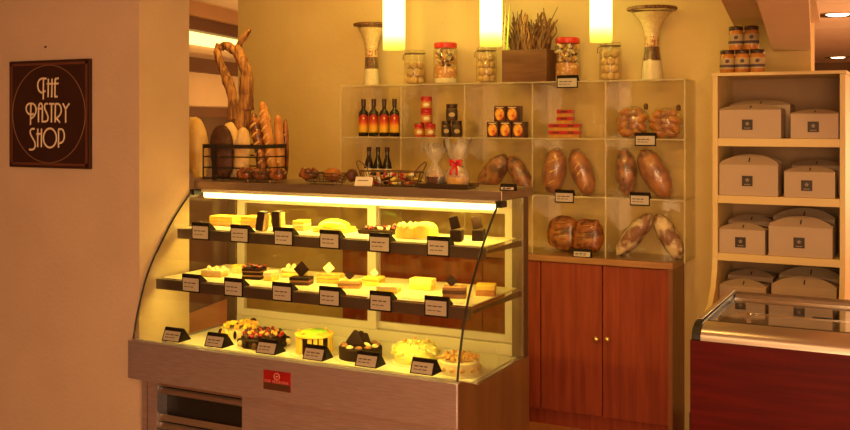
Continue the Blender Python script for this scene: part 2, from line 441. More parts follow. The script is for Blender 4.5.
tag(MB().lathe([(0, -.004), (.005, -.003), (.005, .004), (0, .004)], 10, mt=Matrix.Translation((at(46, 47, 3.122).x, 3.1195, at(46, 47, 3.122).z)) @ Euler((PI / 2, 0, 0)).to_matrix().to_4x4()).build('nail', 'sign_rim', smooth=40), 'small dark nail head in the wall above the sign', 'nail')

#@CASE
# ------------------------------------------------------------------ glass pastry case
X0, X1, YF, YB = -2.936, -1.449, 3.074, 3.75
case = thing('pastry_case', 'stainless steel pastry case with curved glass front and two inner glass shelves', 'display case', (X0, YF, 0))
CYF = YF
cl = lambda mb: mb.bm.transform(Matrix.Translation((-X0, -CYF, 0)))
def cpart(mb, name, m, parent=case, **k):
    cl(mb); return mb.build(name, m, parent, **k)
DECK = .553
cpart(MB().prism([(3.074, .441), (3.074, .592), (3.082, .602), (3.105, .601), (3.25, DECK), (YB, DECK), (YB, .441)], 'x', X0, X1), 'base', 'steel', bevel=.002)
PX0, PX1, PY0 = X0 + .003, X1 - .001, YF + .055
gx0, gx1 = at(157, 390, PY0).x, at(242, 400, PY0).x
pl = MB()
pl.box(PX0, gx0, PY0, YB - .001, .02, .4405); pl.box(gx1, PX1, PY0, YB - .001, .02, .4405)
pl.box(gx0, gx1, PY0 + .30, YB - .03, .02, .4405); pl.box(gx0, gx1, PY0, PY0 + .30, .02, .06)
cpart(pl, 'plinth', 'steel')
cpart(MB().box(at(148, 390, PY0).x - .004, at(148, 390, PY0).x, PY0 - .002, PY0 + .01, .02, .44), 'panel_seam', 'steel_dark')
lg = cpart(MB().box(gx0 + .001, gx1 - .001, PY0 + .06, PY0 + .07, .0605, .44), 'grille', 'black_trim')
sl = MB()
for z in (.412, .380, .268, .235, .131, .098):
    sl.prism([(PY0 + .001, z), (PY0 + .018, z + .020), (PY0 + .024, z + .018), (PY0 + .007, z - .004)], 'x', gx0 + .002, gx1 - .002)
cpart(sl, 'slat', 'steel_plain', lg)
for xx in (X0 + .12, X1 - .12):
    for yv in (YF + .12, YB - .12):
        cpart(MB().lathe([(0, 0), (.025, 0), (.025, .01), (.018, .0202), (0, .0202)], 14, c=(xx, yv, 0)), 'foot', 'black_trim')
cpart(MB().box(X0 - .016, X1 - .001, 3.0685, 3.0735, .441, .598), 'front_panel', 'steel', bevel=.001)
cpart(MB().prism([(3.076, .02), (3.076, .594), (3.105, .598), (3.25, .5525), (YB, .5525), (YB, .02), (PY0, .02)], 'x', X1 + .0003, X1 + .003), 'end_panel', 'end_steel_reflect')
YF = 3.068
# maker's plate
pa, pb = at(264, 369, YF), at(291, 391, YF)
pz = .5
lw = pb.x - pa.x
pt, pbm = at(264, 369.3, YF).z, at(264, 388.5, YF).z
lp = cpart(MB().box(pa.x, pb.x, YF - .004, YF - .0003, pbm, pt), 'maker_plate', 'plate_red')
cpart(MB().box(pa.x + .001, pb.x - .001, YF - .0046, YF - .003, pbm + .001, pbm + (pt - pbm) * .36), 'plate_band', 'plate_brown', lp)
ec = ((pa.x + pb.x) / 2, pt - (pt - pbm) * .27)
cpart(MB().tube([(ec[0] + .0125 * math.cos(a), YF - .0045, ec[1] + .0125 * math.sin(a)) for a in [2 * PI * i / 20 for i in range(20)]], .0018, 6, closed=True), 'emblem_ring', 'plate_pink', lp)
cpart(MB().ell((ec[0], YF - .0045, ec[1]), (.006, .001, .003)), 'emblem', 'plate_pink', lp)
tx = MB()
for i in range(15):
    if i == 4: continue
    x = pa.x + .006 + i * (lw - .012) / 15; zc = pt - (pt - pbm) * .55
    tx.box(x, x + .0016, YF - .0048, YF - .0039, zc - .005, zc + .005)
    if i % 3 != 1: tx.box(x, x + .0048, YF - .0048, YF - .0039, zc + .0036, zc + .005)
    if i % 2: tx.box(x, x + .0048, YF - .0048, YF - .0039, zc - .001, zc + .0006)
    else: tx.box(x, x + .0048, YF - .0048, YF - .0039, zc - .005, zc - .0036)
cpart(tx, 'plate_text', 'plate_pink', lp)
# curved front glass and end glass
CURVE = [(3.080, .6035), (3.096, .68), (3.120, .757), (3.150, .836), (3.188, .906), (3.242, .978), (3.312, 1.068), (3.385, 1.140), (3.452, 1.1985)]
CURVE = smoothline(CURVE, 1)
T_ = .006
inner = [(y + T_ * .8, z - T_ * .5) for y, z in CURVE[:-1]] + [(CURVE[-1][0] + T_ * 1.2, CURVE[-1][1])]
inner[0] = (CURVE[0][0] + T_, CURVE[0][1])
cpart(MB().prism(CURVE + inner[::-1], 'x', X0 + .008, X1 - .008), 'front_glass', 'glass', smooth=30)
for xa, xb in ((X0, X0 + .006), (X1 - .006, X1)):
    g = cpart(MB().prism([(y + .012, z) for y, z in CURVE[1:-1]] + [(3.465, 1.1985), (3.690, 1.1985), (3.690, DECK + .008), (3.262, DECK + .006)], 'x', xa, xb), 'end_glass', 'glass_end')
    xm = (xa + xb) / 2
    cpart(MB().tube([(xm, y, z) for y, z in CURVE], .0042, 6), 'edge_seal', 'black_trim', g)
    cpart(MB().box(xm - .012, xm + .012, 3.445, 3.50, 1.175, 1.1985), 'glass_clip', 'black_trim', g)
    cpart(MB().box(xa, xb, 3.25, 3.69, DECK + .0002, DECK + .007), 'bottom_rail', 'steel_plain', g)
# top plate
cpart(MB().box(X0, X1 + .004, 3.462, 3.792, 1.199, 1.237), 'top_plate', 'plate_steel', bevel=.003)
# back posts and sliding doors
for xa in (X0, X1 - .05):
    cpart(MB().box(xa, xa + .05, 3.693, YB, DECK + .0005, 1.1985), 'post', 'steel_dark', bevel=.002)
cpart(MB().box(X0 + .051, X1 - .051, 3.70, YB, DECK + .0005, .600), 'door_track', 'aluminium', bevel=.003)
cpart(MB().box(X0 + .051, X1 - .051, 3.70, YB, 1.150, 1.1985), 'header_rail', 'aluminium', bevel=.003)
XM = (at(366, 200, 3.73).x + at(380, 200, 3.73).x) / 2
for xa, xb, ya in ((X0 + .052, XM + .03, 3.703), (XM - .012, X1 - .052, 3.728)):
    d = thing('d', '', ''); bpy.data.objects.remove(d)
    fm = MB(); w = .042
    fm.box(xa, xa + w, ya, ya + .018, .602, 1.148); fm.box(xb - w, xb, ya, ya + .018, .602, 1.148)
    fm.box(xa + w, xb - w, ya, ya + .018, .602, .632); fm.box(xa + w, xb - w, ya, ya + .018, 1.125, 1.148)
    dr = cpart(fm, 'sliding_door', 'aluminium')
    cpart(MB().box(xa + w + .0005, xb - w - .0005, ya + .006, ya + .011, .6325, 1.1245), 'door_glass', 'glass_door', dr)
# light fixture
lf = cpart(MB().box(X0 + .03, X1 - .03, 3.475, 3.535, 1.186, 1.1985), 'light_fixture', 'aluminium')
cpart(MB().prism([(3.479, 1.1855), (3.479, 1.168), (3.49, 1.160), (3.52, 1.160), (3.531, 1.168), (3.531, 1.1855)], 'x', X0 + .04, X1 - .04), 'light_tube', 'tube_light', lf)
# inner shelves
S1, S2 = 1.034, .834
for z, ya, yb in ((S1, 3.348, 3.688), (S2, 3.215, 3.688)):
    sh = cpart(MB().box(X0 + .012, X1 - .012, ya, yb, z - .008, z), 'glass_shelf', 'glass')
    cpart(MB().box(X0 + .012, X1 - .012, ya - .010, ya - .0005, z - .042, z), 'shelf_edge', 'shelf_steel', sh)
    cpart(MB().box(X0 + .03, X1 - .03, ya + .001, ya + .022, z - .030, z - .0085), 'shelf_light', 'tube_light', sh)
    for xa in (X0 + .0065, X1 - .0125):
        cpart(MB().prism([(ya, z - .008), (yb, z - .008), (yb, z - .032), (ya, z - .020)], 'x', xa, xa + .006), 'bracket', 'steel_dark', sh)
    cpart(MB().box(X0 + .02, X1 - .02, ya + .03, yb - .02, z + .0003, z + .0035), 'shelf_liner', 'doily', sh)
SL1, SL2 = S1 + .0037, S2 + .0037
cpart(MB().box(X0 + .03, X1 - .03, 3.262, 3.69, DECK + .0005, DECK + .004), 'deck_liner', 'liner_white')
DK = DECK + .0042

#@CARDS
# ------------------------------------------------------------------ price cards
TXT = {}
def card_thing(loc, label, group, w=.085, h=.066, depth=.05, lean=.0, rz=0., style='hook'):
    t = thing('price_card', label, 'price card', loc, rz, group)
    if style == 'hook':      # hangs on the front edge of a shelf, top flap lying back
        MB().prism([(-.004, -h * .55), (-.0005, -h * .55), (-.0005, .001), (depth, .001), (depth * .8, .006), (.004, h * .45), (-.004, h * .45)], 'x', -w / 2, w / 2).build('holder', 'black_card', t)
        z0, z1, yf = -h * .55 + .006, h * .45 - .016, -.0042
        mt = Matrix.Identity(4)
    else:                    # tent standing on a flat surface
        MB().prism([(0, 0), (h * lean, h), (h * lean + .008, h), (depth, 0)], 'x', -w / 2, w / 2).build('holder', 'black_card', t)
        a = math.atan(lean); mt = Euler((-a, 0, 0)).to_matrix().to_4x4(); L2 = h / math.cos(a)
        z0, z1, yf = .004, L2 - .014, -.0005
    pz0, pz1 = z0, z1
    p = MB().box(-w / 2 + .005, w / 2 - .005, yf - .0006, yf, z0, z1, mt=mt).build('paper', 'paper', t)
    tm = MB(); rnd = random.Random(hash(label) % 1000 if False else len(label))
    zz = z0 + (z1 - z0) * .62
    x = -w / 2 + .013
    for i in range(3):
        ww = rnd.uniform(.012, .022); tm.box(x, min(x + ww, w / 2 - .012), yf - .0010, yf - .0007, zz - .0022, zz + .0022, mt=mt); x += ww + .004
        if x > w / 2 - .02: break
    zz = z0 + (z1 - z0) * .32
    x = -w / 2 + .013
    for i in range(3):
        ww = rnd.uniform(.01, .018); tm.box(x, min(x + ww, w / 2 - .012), yf - .0010, yf - .0007, zz - .0016, zz + .0016, mt=mt); x += ww + .004
        if x > w / 2 - .02: break
    tm.build('print', 'ink', p)
    return t
words = ['leftmost', 'second from the left', 'third from the left', 'fourth from the left', 'fifth from the left', 'rightmost']
for i, xc in enumerate((201, 240, 284, 330, 380, 438.5)):
    p = at(xc, 240, 3.337)
    card_thing((p.x, 3.337 - .0005, S1 - .0), 'black price card on the upper glass shelf of the case, ' + words[i], 'cards on the upper glass shelf', w=.094, h=.075)
for i, xc in enumerate((191.5, 234, 282.5, 330, 381, 436.5)):
    p = at(xc, 300, 3.204)
    card_thing((p.x, 3.204 - .0005, S2), 'black price card on the lower glass shelf of the case, ' + words[i], 'cards on the lower glass shelf', w=.094, h=.075)
for i, (xc, yb) in enumerate(((170, 341), (213, 348), (265, 355.5), (312.5, 361.5), (365.5, 369), (421.5, 377))):
    p = at(xc, yb, 3.10)
    t = card_thing((p.x - .006, 3.108, .6035), 'black tent price card on the steel front ledge of the case, ' + words[i], 'tent cards on the front ledge', w=.092, h=.052, depth=.075, lean=.45, style='tent')

#@CAKES
# ------------------------------------------------------------------ cakes on the case shelves
def layered(name, label, cat, loc, w, d, layers, rz=0., group=None):
    t = thing(name, label, cat, loc, rz, group); z = 0
    for nm, h, m in layers:
        b = MB(); s_ = random.uniform(-.0008, .0008)
        b.box(-w / 2 + s_, w / 2 + s_, -d / 2 + s_, d / 2 + s_, z, z + h - .0002); b.build(nm, m, t, bevel=min(.003, h * .2)); z += h
    t['_h'] = z
    return t
def extra(t, mb, name, m, **k): return mb.build(name, m, t, **k)
def top_of(t): return t['_h']
def shard(t, x, y, s, rz, tilt, m='choc', name='chocolate_square', th=.003):
    z = top_of(t)
    mt = Matrix.Translation((x, y, z - .002)) @ Euler((tilt, 0, rz)).to_matrix().to_4x4() @ Euler((0, R(-45), 0)).to_matrix().to_4x4()
    MB().box(-.002, s, -th / 2, th / 2, -.002, s, mt=mt).build(name, m, t)
def plate_under(t, r, m='doily'):
    pass
# upper shelf (z = SL1)
G1 = 'cakes on the upper glass shelf'; G2 = 'cakes on the lower glass shelf'; G3 = 'round cakes on the case floor'
def P1(x, y): q = on(x, y, SL1); return (q.x, q.y, SL1)
def P2(x, y): q = on(x, y, SL2); return (q.x, q.y, SL2)
def P3(x, y): q = on(x, y, DK); return (q.x, q.y, DK)
def cl_y(p, lo, hi): return (p[0], min(max(p[1], lo), hi), p[2])
t = layered('cake_bar', 'pale yellow cake bar with a brown end at the left of the upper glass shelf', 'cake', (-2.80, 3.52, SL1), .13, .08, [('sponge_layer', .022, 'sponge'), ('cream_layer', .016, 'cream_yellow'), ('glaze', .006, 'custard')], group=G1)
t = layered('cake_bar', 'long yellow sponge bar behind the second card on the upper glass shelf', 'cake', (-2.645, 3.53, SL1), .10, .09, [('sponge_layer', .028, 'sponge'), ('cream_layer', .014, 'cream_yellow'), ('glaze', .006, 'custard')], group=G1)
for (px, py, tilt, lb) in ((260.5, 231, 8, 'tall dark chocolate slice tilted to the right on the upper glass shelf'), (278, 231, -2, 'upright dark chocolate slice left of the green cake, straight on the upper glass shelf')):
    q = cl_y(P1(px, py), 3.40, 3.6)
    t = thing('chocolate_slice', lb, 'cake slice', q, R(18), G1)
    mt = Euler((0, R(tilt), 0)).to_matrix().to_4x4()
    MB().box(-.016, .016, -.03, .03, .004 if tilt > 4 else .0, .084, mt=mt).build('chocolate_block', 'choc', t, bevel=.003)
    MB().box(.0162, .024, -.028, .028, .004 if tilt < 4 else .004, .078, mt=mt).build('sponge_layer', 'sponge', t, bevel=.002)
t = layered('cake_slice', 'small yellow cake slice left of the green glazed cake', 'cake slice', (-2.395, 3.52, SL1), .055, .075, [('sponge_layer', .018, 'sponge'), ('cream_layer', .012, 'cream'), ('sponge_layer', .012, 'custard')], R(10), G1)
t = thing('green_cake', 'lime green domed cake in the middle of the upper glass shelf', 'cake', (-2.235, 3.525, SL1), 0, G1)
MB().box(-.075, .075, -.055, .055, 0, .022).build('sponge_layer', 'cream_yellow', t, bevel=.004)
b = MB().ell((0, 0, .0225), (.074, .054, .032), nu=24, nv=12, zmin=.0225); b.build('glaze', 'lime', t, smooth=50)
t = thing('berry_tart', 'long dark tart topped with berries on the upper glass shelf', 'tart', (-2.03, 3.55, SL1), R(4), G1)
MB().prism([(-.075, 0), (.075, 0), (.082, .018), (-.082, .018)], 'y', -.045, .045).build('pastry_shell', 'choc', t, bevel=.002)
bm0 = None
rb = random.Random(3)
for i in range(28):
    x = -.07 + .14 * rb.random(); y = -.038 + .076 * rb.random(); r = .008
    MB().ell((0, 0, 0), (r, r, r * .9), nu=8, nv=6).build('berry', ['berry_red', 'berry_dark', 'cream', 'berry_dark'][i % 4], t, smooth=180, loc=(x, y, .0245))
def mousse(label, q, rad, h, mside, mtop, n):
    t = thing('mousse_cake', label, 'cake', q, 0, G1)
    MB().lathe([(0, 0), (rad, 0), (rad, h * .8), (rad * .92, h), (0, h)], 24).build('mousse', mside, t, smooth=40)
    for i in range(n):
        a = 2 * PI * i / n; r = rad * .3
        MB().lathe([(0, 0), (r, 0), (r * 1.05, r * .5), (r * .6, r * 1.1), (0, r * 1.6)], 10).build('cream_swirl', mtop, t, smooth=60, loc=(rad * .62 * math.cos(a), rad * .62 * math.sin(a), h + .0003))
    return t
q = P1(398, 239.5); t = mousse('yellow cream cake with swirls and a red berry on the upper glass shelf', (q[0], 3.49, SL1), .052, .036, 'cream_yellow', 'meringue', 7)
MB().ell((0, 0, 0), (.008, .008, .008), nu=8, nv=6).build('berry', 'berry_red', t, smooth=180, loc=(-.050, -.022, .046))
q = P1(425, 238); t = thing('mousse_cake', 'smooth pale yellow domed cake left of the chocolate pieces', 'cake', (q[0], 3.50, SL1), 0, G1)
MB().lathe([(0, 0), (.050, 0), (.053, .02), (.050, .026), (.052, .034), (.047, .042), (.046, .049), (.030, .060), (0, .066)], 24).build('mousse', 'cream_yellow', t, smooth=50)
MB().lathe([(0, 0), (.058, 0), (.062, .0035), (0, .0035)], 24).build('paper_base', 'doily', t, loc=(0, 0, -.0001))
t.location.z += .0003
for (px, py, lb) in ((457, 241, 'dark chocolate cube with a leaning chocolate tile, left one on the upper glass shelf'), (479, 240.5, 'dark chocolate cube with a chocolate tile, at the right end of the upper glass shelf')):
    q = cl_y(P1(px, py), 3.42, 3.56)
    t = layered('chocolate_cube', lb, 'cake', q, .046, .05, [('chocolate_block', .044, 'choc')], R(12), G1)
    mt = Matrix.Translation((-.006, 0, .043)) @ Euler((R(-10), R(-16), 0)).to_matrix().to_4x4()
    MB().box(-.016, .022, -.004, .004, .004, .052, mt=mt).build('chocolate_tile', 'choc', t, bevel=.002)
# lower shelf (z = SL2)
t = layered('cake_slice', 'cream topped cake slice with a brown side at the left of the lower glass shelf', 'cake slice', (-2.735, 3.36, SL2), .10, .065, [('sponge_layer', .018, 'sponge'), ('cream_layer', .012, 'cream')], R(8), G2)
for i in range(5): MB().lathe([(0, 0), (.010, 0), (.010, .005), (.004, .012), (0, .014)], 10).build('cream_swirl', 'cream', t, smooth=60, loc=(-.036 + .018 * i, (-1) ** i * .012, .0302))
t = layered('cake_slice', 'small plain yellow square behind the cream topped slice', 'cake slice', (-2.70, 3.485, SL2), .05, .05, [('sponge_layer', .03, 'sponge'), ('glaze', .006, 'custard')], R(5), G2)
t = layered('cake_slice', 'dark chocolate layer slice crowned with berries on the lower glass shelf', 'cake slice', (-2.545, 3.385, SL2), .085, .07, [('chocolate_layer', .013, 'choc'), ('cream_layer', .005, 'choc_light'), ('chocolate_layer', .013, 'choc'), ('cream_layer', .004, 'choc_light'), ('chocolate_layer', .011, 'choc')], R(14), G2)
for i in range(16): MB().ell((0, 0, 0), (.008, .008, .007), nu=8, nv=6).build('berry', ['berry_red', 'berry_dark', 'choc'][i % 3], t, smooth=180, loc=(-.034 + .0225 * (i % 4), -.026 + .0175 * (i // 4), .0525))
t = layered('cake_slice', 'thin white cream slice between the berry slice and the nut slice', 'cake slice', (-2.458, 3.385, SL2), .04, .07, [('sponge_layer', .018, 'cream_yellow'), ('cream_layer', .02, 'cream')], R(10), G2)
t = layered('cake_slice', 'layered pastry slice with pale swirls behind the third card', 'cake slice', (-2.42, 3.50, SL2), .09, .07, [('pastry_layer', .008, 'pastry'), ('cream_layer', .012, 'cream_yellow'), ('pastry_layer', .008, 'pastry'), ('cream_layer', .010, 'cream')], R(10), G2)
for i in range(6): MB().lathe([(0, 0), (.011, 0), (.011, .006), (.005, .014), (0, .016)], 10).build('cream_swirl', 'cream', t, smooth=60, loc=(-.034 + .0135 * i, -.018 if i % 2 else .014, .0382))
t = layered('cake_slice', 'chocolate topped slice with a large square of dark chocolate standing on it', 'cake slice', (-2.285, 3.355, SL2), .085, .06, [('sponge_layer', .012, 'choc_brown'), ('cream_layer', .007, 'choc_light'), ('chocolate_layer', .012, 'choc')], R(14), G2)
shard(t, -.002, 0, .046, 0, R(-8))
t = layered('cake_slice', 'many layered orange pastry slice with a white chocolate triangle on top', 'cake slice', (-2.20, 3.44, SL2), .10, .06, [('pastry_layer', .007, 'pastry'), ('cream_layer', .009, 'custard'), ('pastry_layer', .007, 'pastry'), ('cream_layer', .009, 'custard'), ('pastry_layer', .007, 'pastry')], R(12), G2)
shard(t, -.01, 0, .034, 0, R(-20), 'cream', 'white_chocolate_triangle')
t = layered('cake_slice', 'custard sandwich slice with a dark chocolate shard, left of the fifth card', 'cake slice', (-2.065, 3.375, SL2), .09, .06, [('pastry_layer', .010, 'pastry'), ('cream_layer', .010, 'choc_light'), ('sponge_layer', .012, 'sponge')], R(20), G2)
shard(t, -.005, .01, .026, 0, R(-15))
t = layered('cake_slice', 'bright yellow square of cake with a white fan behind the fifth card', 'cake slice', (-2.01, 3.47, SL2), .075, .06, [('sponge_layer', .020, 'cream_yellow'), ('glaze', .016, 'custard')], R(6), G2)
shard(t, 0, 0, .024, 0, R(-20), 'cream', 'white_chocolate_fan')
t = layered('cake_slice', 'flat pale cream slice right of the fifth card', 'cake slice', (-1.88, 3.36, SL2), .085, .07, [('sponge_layer', .014, 'cream_yellow'), ('cream_layer', .012, 'cream')], R(14), G2)
t = layered('cake_slice', 'tall pale lime yellow block behind the sixth card', 'cake slice', (-1.79, 3.475, SL2), .095, .055, [('sponge_layer', .018, 'cream_yellow'), ('cream_layer', .026, 'meringue')], R(4), G2)
t = layered('cake_slice', 'brown nougat block with a chocolate shard at the right of the lower glass shelf', 'cake slice', (-1.60, 3.37, SL2), .088, .065, [('sponge_layer', .016, 'choc_light'), ('chocolate_layer', .014, 'choc_brown'), ('cream_layer', .012, 'choc_light')], R(20), G2)
shard(t, -.012, 0, .032, 0, R(-12))
t = layered('cake_slice', 'yellow orange block at the right end of the lower glass shelf', 'cake slice', (-1.515, 3.47, SL2), .075, .07, [('sponge_layer', .022, 'crust_gold'), ('cream_layer', .020, 'custard')], R(18), G2)
# floor of the case
def disc(t, r): MB().lathe([(0, 0), (r, 0), (r + .004, .002), (r, .004), (0, .004)], 32).build('doily', 'doily', t)
t = thing('fruit_cake', 'round cake heaped with yellow peach and dark grapes at the left of the case floor', 'cake', (at(240, 330, 3.47).x, 3.47, DK), 0, G3)
disc(t, .092); MB().lathe([(0, .0045), (.078, .0045), (.078, .045), (0, .045)], 28).build('cake_body', 'cream', t, smooth=40)
rb = random.Random(11)
for i in range(44):
    a = rb.uniform(0, 2 * PI); r = .07 * math.sqrt(rb.random()); s = rb.uniform(.010, .014)
    MB().ell((0, 0, 0), (s * 1.2, s, s * .8), (0, 0, a), nu=8, nv=6).build('fruit_piece', ['peach', 'custard', 'peach', 'berry_dark', 'cream_yellow'][i % 5], t, smooth=180, loc=(r * math.cos(a), r * math.sin(a), .054 + (i % 3) * .006))
for i in range(16):
    a = 2 * PI * i / 16
    MB().ell((0, 0, 0), (.012, .007, .018), (0, 0, a), nu=8, nv=6).build('fruit_piece', ['custard', 'choc', 'peach'][i % 3], t, smooth=180, loc=(.082 * math.cos(a), .082 * math.sin(a), .028))
t = thing('berry_cake', 'round chocolate cake covered in red berries on the case floor', 'cake', (at(264, 335, 3.385).x, 3.385, DK), 0, G3)
disc(t, .11); MB().lathe([(0, .0045), (.094, .0045), (.096, .04), (.09, .046), (0, .046)], 28).build('cake_body', 'choc', t, smooth=40)
for i in range(70):
    a = rb.uniform(0, 2 * PI); r = .09 * math.sqrt(rb.random()); s = rb.uniform(.008, .011)
    MB().ell((0, 0, 0), (s, s, s * .9), nu=8, nv=6).build('berry', ['berry_red', 'berry_red', 'berry_dark', 'peach', 'berry_red', 'berry_dark'][i % 6] if r > .03 or i % 2 else 'plate_pink', t, smooth=180, loc=(r * math.cos(a), r * math.sin(a), .053 + (i % 2) * .006))
for i in range(14):
    a = 2 * PI * i / 14
    MB().ell((0, 0, 0), (.013, .010, .014), (0, 0, a), nu=8, nv=6).build('chocolate_curl', ['choc', 'cream', 'choc', 'choc_brown'][i % 4], t, smooth=180, loc=(.102 * math.cos(a), .102 * math.sin(a), .020))
t = thing('green_charlotte', 'round charlotte of yellow finger biscuits with lime green glaze on the case floor', 'cake', (at(314.5, 350, 3.38).x, 3.38, DK), 0, G3)
disc(t, .10); MB().lathe([(0, .0045), (.066, .0045), (.066, .066), (0, .066)], 28).build('cake_body', 'choc', t, smooth=40)
for i in range(20):
    a = 2 * PI * i / 20
    if i % 4 == 3: continue
    MB().box(-.004, .005, -.0085, .0085, .0045, .070, mt=Euler((0, 0, a)).to_matrix().to_4x4() @ Matrix.Translation((.0715, 0, 0))).build('biscuit', 'custard', t, bevel=.002)
b = MB().lathe([(0, .0665), (.074, .0708), (.081, .074), (.080, .080), (.06, .086), (.03, .089), (0, .087)], 28); b.build('glaze', 'custard', t, smooth=60)
b = MB().lathe([(0, .0875), (.045, .0885), (.052, .0885), (.048, .0905), (0, .0915)], 28); b.build('green_glaze', 'lime', t, smooth=60)
for i in range(6):
    a = 2 * PI * i / 6 + .3
    MB().ell((0, 0, 0), (.010, .006, .004), (0, 0, a), nu=8, nv=6).build('fruit_piece', 'peach', t, smooth=180, loc=(.064 * math.cos(a), .064 * math.sin(a), .089))
t = thing('chocolate_cake', 'round chocolate cake with tall chocolate fans on the case floor', 'cake', (at(360.5, 350, 3.385).x, 3.385, DK), 0, G3)
disc(t, .10); MB().lathe([(0, .0045), (.086, .0045), (.087, .046), (.080, .052), (0, .052)], 28).build('cake_body', 'choc', t, smooth=40)
for i in range(11):
    a = 2 * PI * i / 11
    MB().lathe([(0, 0), (.014, 0), (.015, .004), (.008, .009), (0, .011)], 10).build('cream_swirl', 'choc_light' if i % 4 else 'cream', t, smooth=60, loc=(.066 * math.cos(a), .066 * math.sin(a), .0525))
for k, (a, x, s) in enumerate(((12, -.02, .052), (-18, .022, .044), (30, -.005, .048), (-40, .0, .04))):
    pts = [(-s * .85, 0), (s * .85, 0), (s * .50, s * .62), (s * .16, s * 1.12), (-s * .12, s * 1.16), (-s * .55, s * .55)]
    MB().prism(pts, 'y', -.003, .003, mt=Matrix.Translation((x, .012 * (k - 1), .0523)) @ Euler((R(-14 + 8 * k), 0, R(a))).to_matrix().to_4x4()).build('chocolate_fan', 'choc', t, bevel=.001)
MB().ell((0, 0, 0), (.016, .007, .006), (0, R(20), 0), nu=8, nv=6).build('cream_curl', 'cream', t, smooth=180, loc=(.050, -.03, .066))
t = thing('meringue_cake', 'fluffy pale yellow round cake on the case floor, left of the almond cake', 'cake', (at(416, 350, 3.44).x, 3.44, DK), 0, G3)
disc(t, .098); MB().lathe([(0, .0045), (.084, .0045), (.088, .03), (.086, .056), (.06, .072), (0, .08)], 28).build('cake_body', 'meringue', t, smooth=60)
for i in range(90):
    a = rb.uniform(0, 2 * PI); u = rb.random()
    if i < 52: r = .082 * math.sqrt(u); z = .058 + .022 * (1 - (r / .082) ** 2)
    else: r = .090; z = .012 + .05 * u
    MB().ell((0, 0, 0), (rb.uniform(.008, .016), .005, .006), (rb.uniform(-.8, .8), rb.uniform(-.8, .8), a), nu=6, nv=5).build('cream_flake', 'meringue' if i % 3 else 'cream', t, smooth=180, loc=(r * math.cos(a), r * math.sin(a), z))
for i in range(4): MB().ell((0, 0, 0), (.007, .006, .006), nu=8, nv=6).build('berry', 'peach', t, smooth=180, loc=(.045 * math.cos(i * 1.6 + .5), .045 * math.sin(i * 1.6 + .5), .083))
t = thing('almond_cake', 'round cream cake crusted with almonds at the right end of the case floor', 'cake', (at(459, 365, 3.355).x, 3.355, DK), 0, G3)
disc(t, .082); MB().lathe([(0, .0045), (.076, .0045), (.078, .048), (.072, .054), (0, .054)], 28).build('cake_body', 'cream', t, smooth=40)
for i in range(60):
    a = rb.uniform(0, 2 * PI); r = .074 * math.sqrt(rb.random())
    MB().ell((0, 0, 0), (.012, .007, .004), (rb.uniform(-.6, .6), rb.uniform(-.6, .6), a), nu=8, nv=5).build('almond', ['almond', 'pastry', 'crust_gold'][i % 3], t, smooth=180, loc=(r * math.cos(a), r * math.sin(a), .059 + (i % 3) * .005))
for i in range(13):
    a = 2 * PI * i / 13
    MB().ell((0, 0, 0), (.005, .011, .009), (0, 0, a), nu=8, nv=5).build('almond', 'almond', t, smooth=180, loc=(.0805 * math.cos(a), .0805 * math.sin(a), .026))

#@TOP
# ------------------------------------------------------------------ on top of the case
TP = 1.2372
BCX, BCY = -2.80, 3.665
bk = thing('bread_basket', 'black iron bar bread basket on the left of the steel counter top', 'basket', (BCX, BCY, TP))
BD = .108
BX0, BX1 = at(203, 150, BCY - BD).x - BCX, -2.655 - BCX
def rect_ring(z, h, t):
    b = MB()
    b.box(BX0, BX1, -BD, -BD + t, z, z + h); b.box(BX0, BX1, BD - t, BD, z, z + h)
    b.box(BX0, BX0 + t, -BD + t, BD - t, z, z + h); b.box(BX1 - t, BX1, -BD + t, BD - t, z, z + h); return b
rect_ring(.143, .018, .005).build('rim', 'wire_black', bk)
for z in (.003, .052, .102): rect_ring(z, .006, .005).build('rail', 'wire_black', bk)
for x, w in ((BX0 + .0, .006), (BX0 + .055, .020), (BX1 - .006, .006)):
    for y in (-BD - .0032, BD + .0002): MB().box(x, x + w, y, y + .003, .0, .162).build('upright', 'wire_black', bk)
g = MB()
for i in range(8): g.box(BX0 + .010 + i * .034, BX0 + .014 + i * .034, -BD + .005, BD - .005, .003, .008)
g.build('bottom_grid', 'wire_black', bk)
def loaf(label, c, r, rot, m, group, amp=.10, seed=1., scores=0, smat='crust_pale', name='bread_loaf', zmin=None, e=.78):
    t = thing(name, label, 'bread', c, 0, group)
    MB().ell((0, 0, 0), r, rot, nu=28, nv=18, amp=amp, fr=2.6, seed=seed, e=e, zmin=(zmin - c[2]) if zmin is not None else None).build('crust', m, t, smooth=180)
    mt = Euler(rot).to_matrix()
    for i in range(scores):
        u = (i + .5) / scores * 2 - 1; u *= .78
        pts = []
        for k in range(7):
            a = R(-118 + 56 * k / 6)            # over the camera-facing side
            v = u + .16 * (k - 3) / 3
            f = math.sqrt(max(0, 1 - v * v)) * 1.0
            pts.append(mt @ Vector((r[0] * f * math.cos(a), r[1] * f * math.sin(a), r[2] * v)))
        MB().tube(pts, [.001, .002, .0035, .004, .0035, .002, .001], 6).build('score_mark', smat, t, smooth=180)
    return t
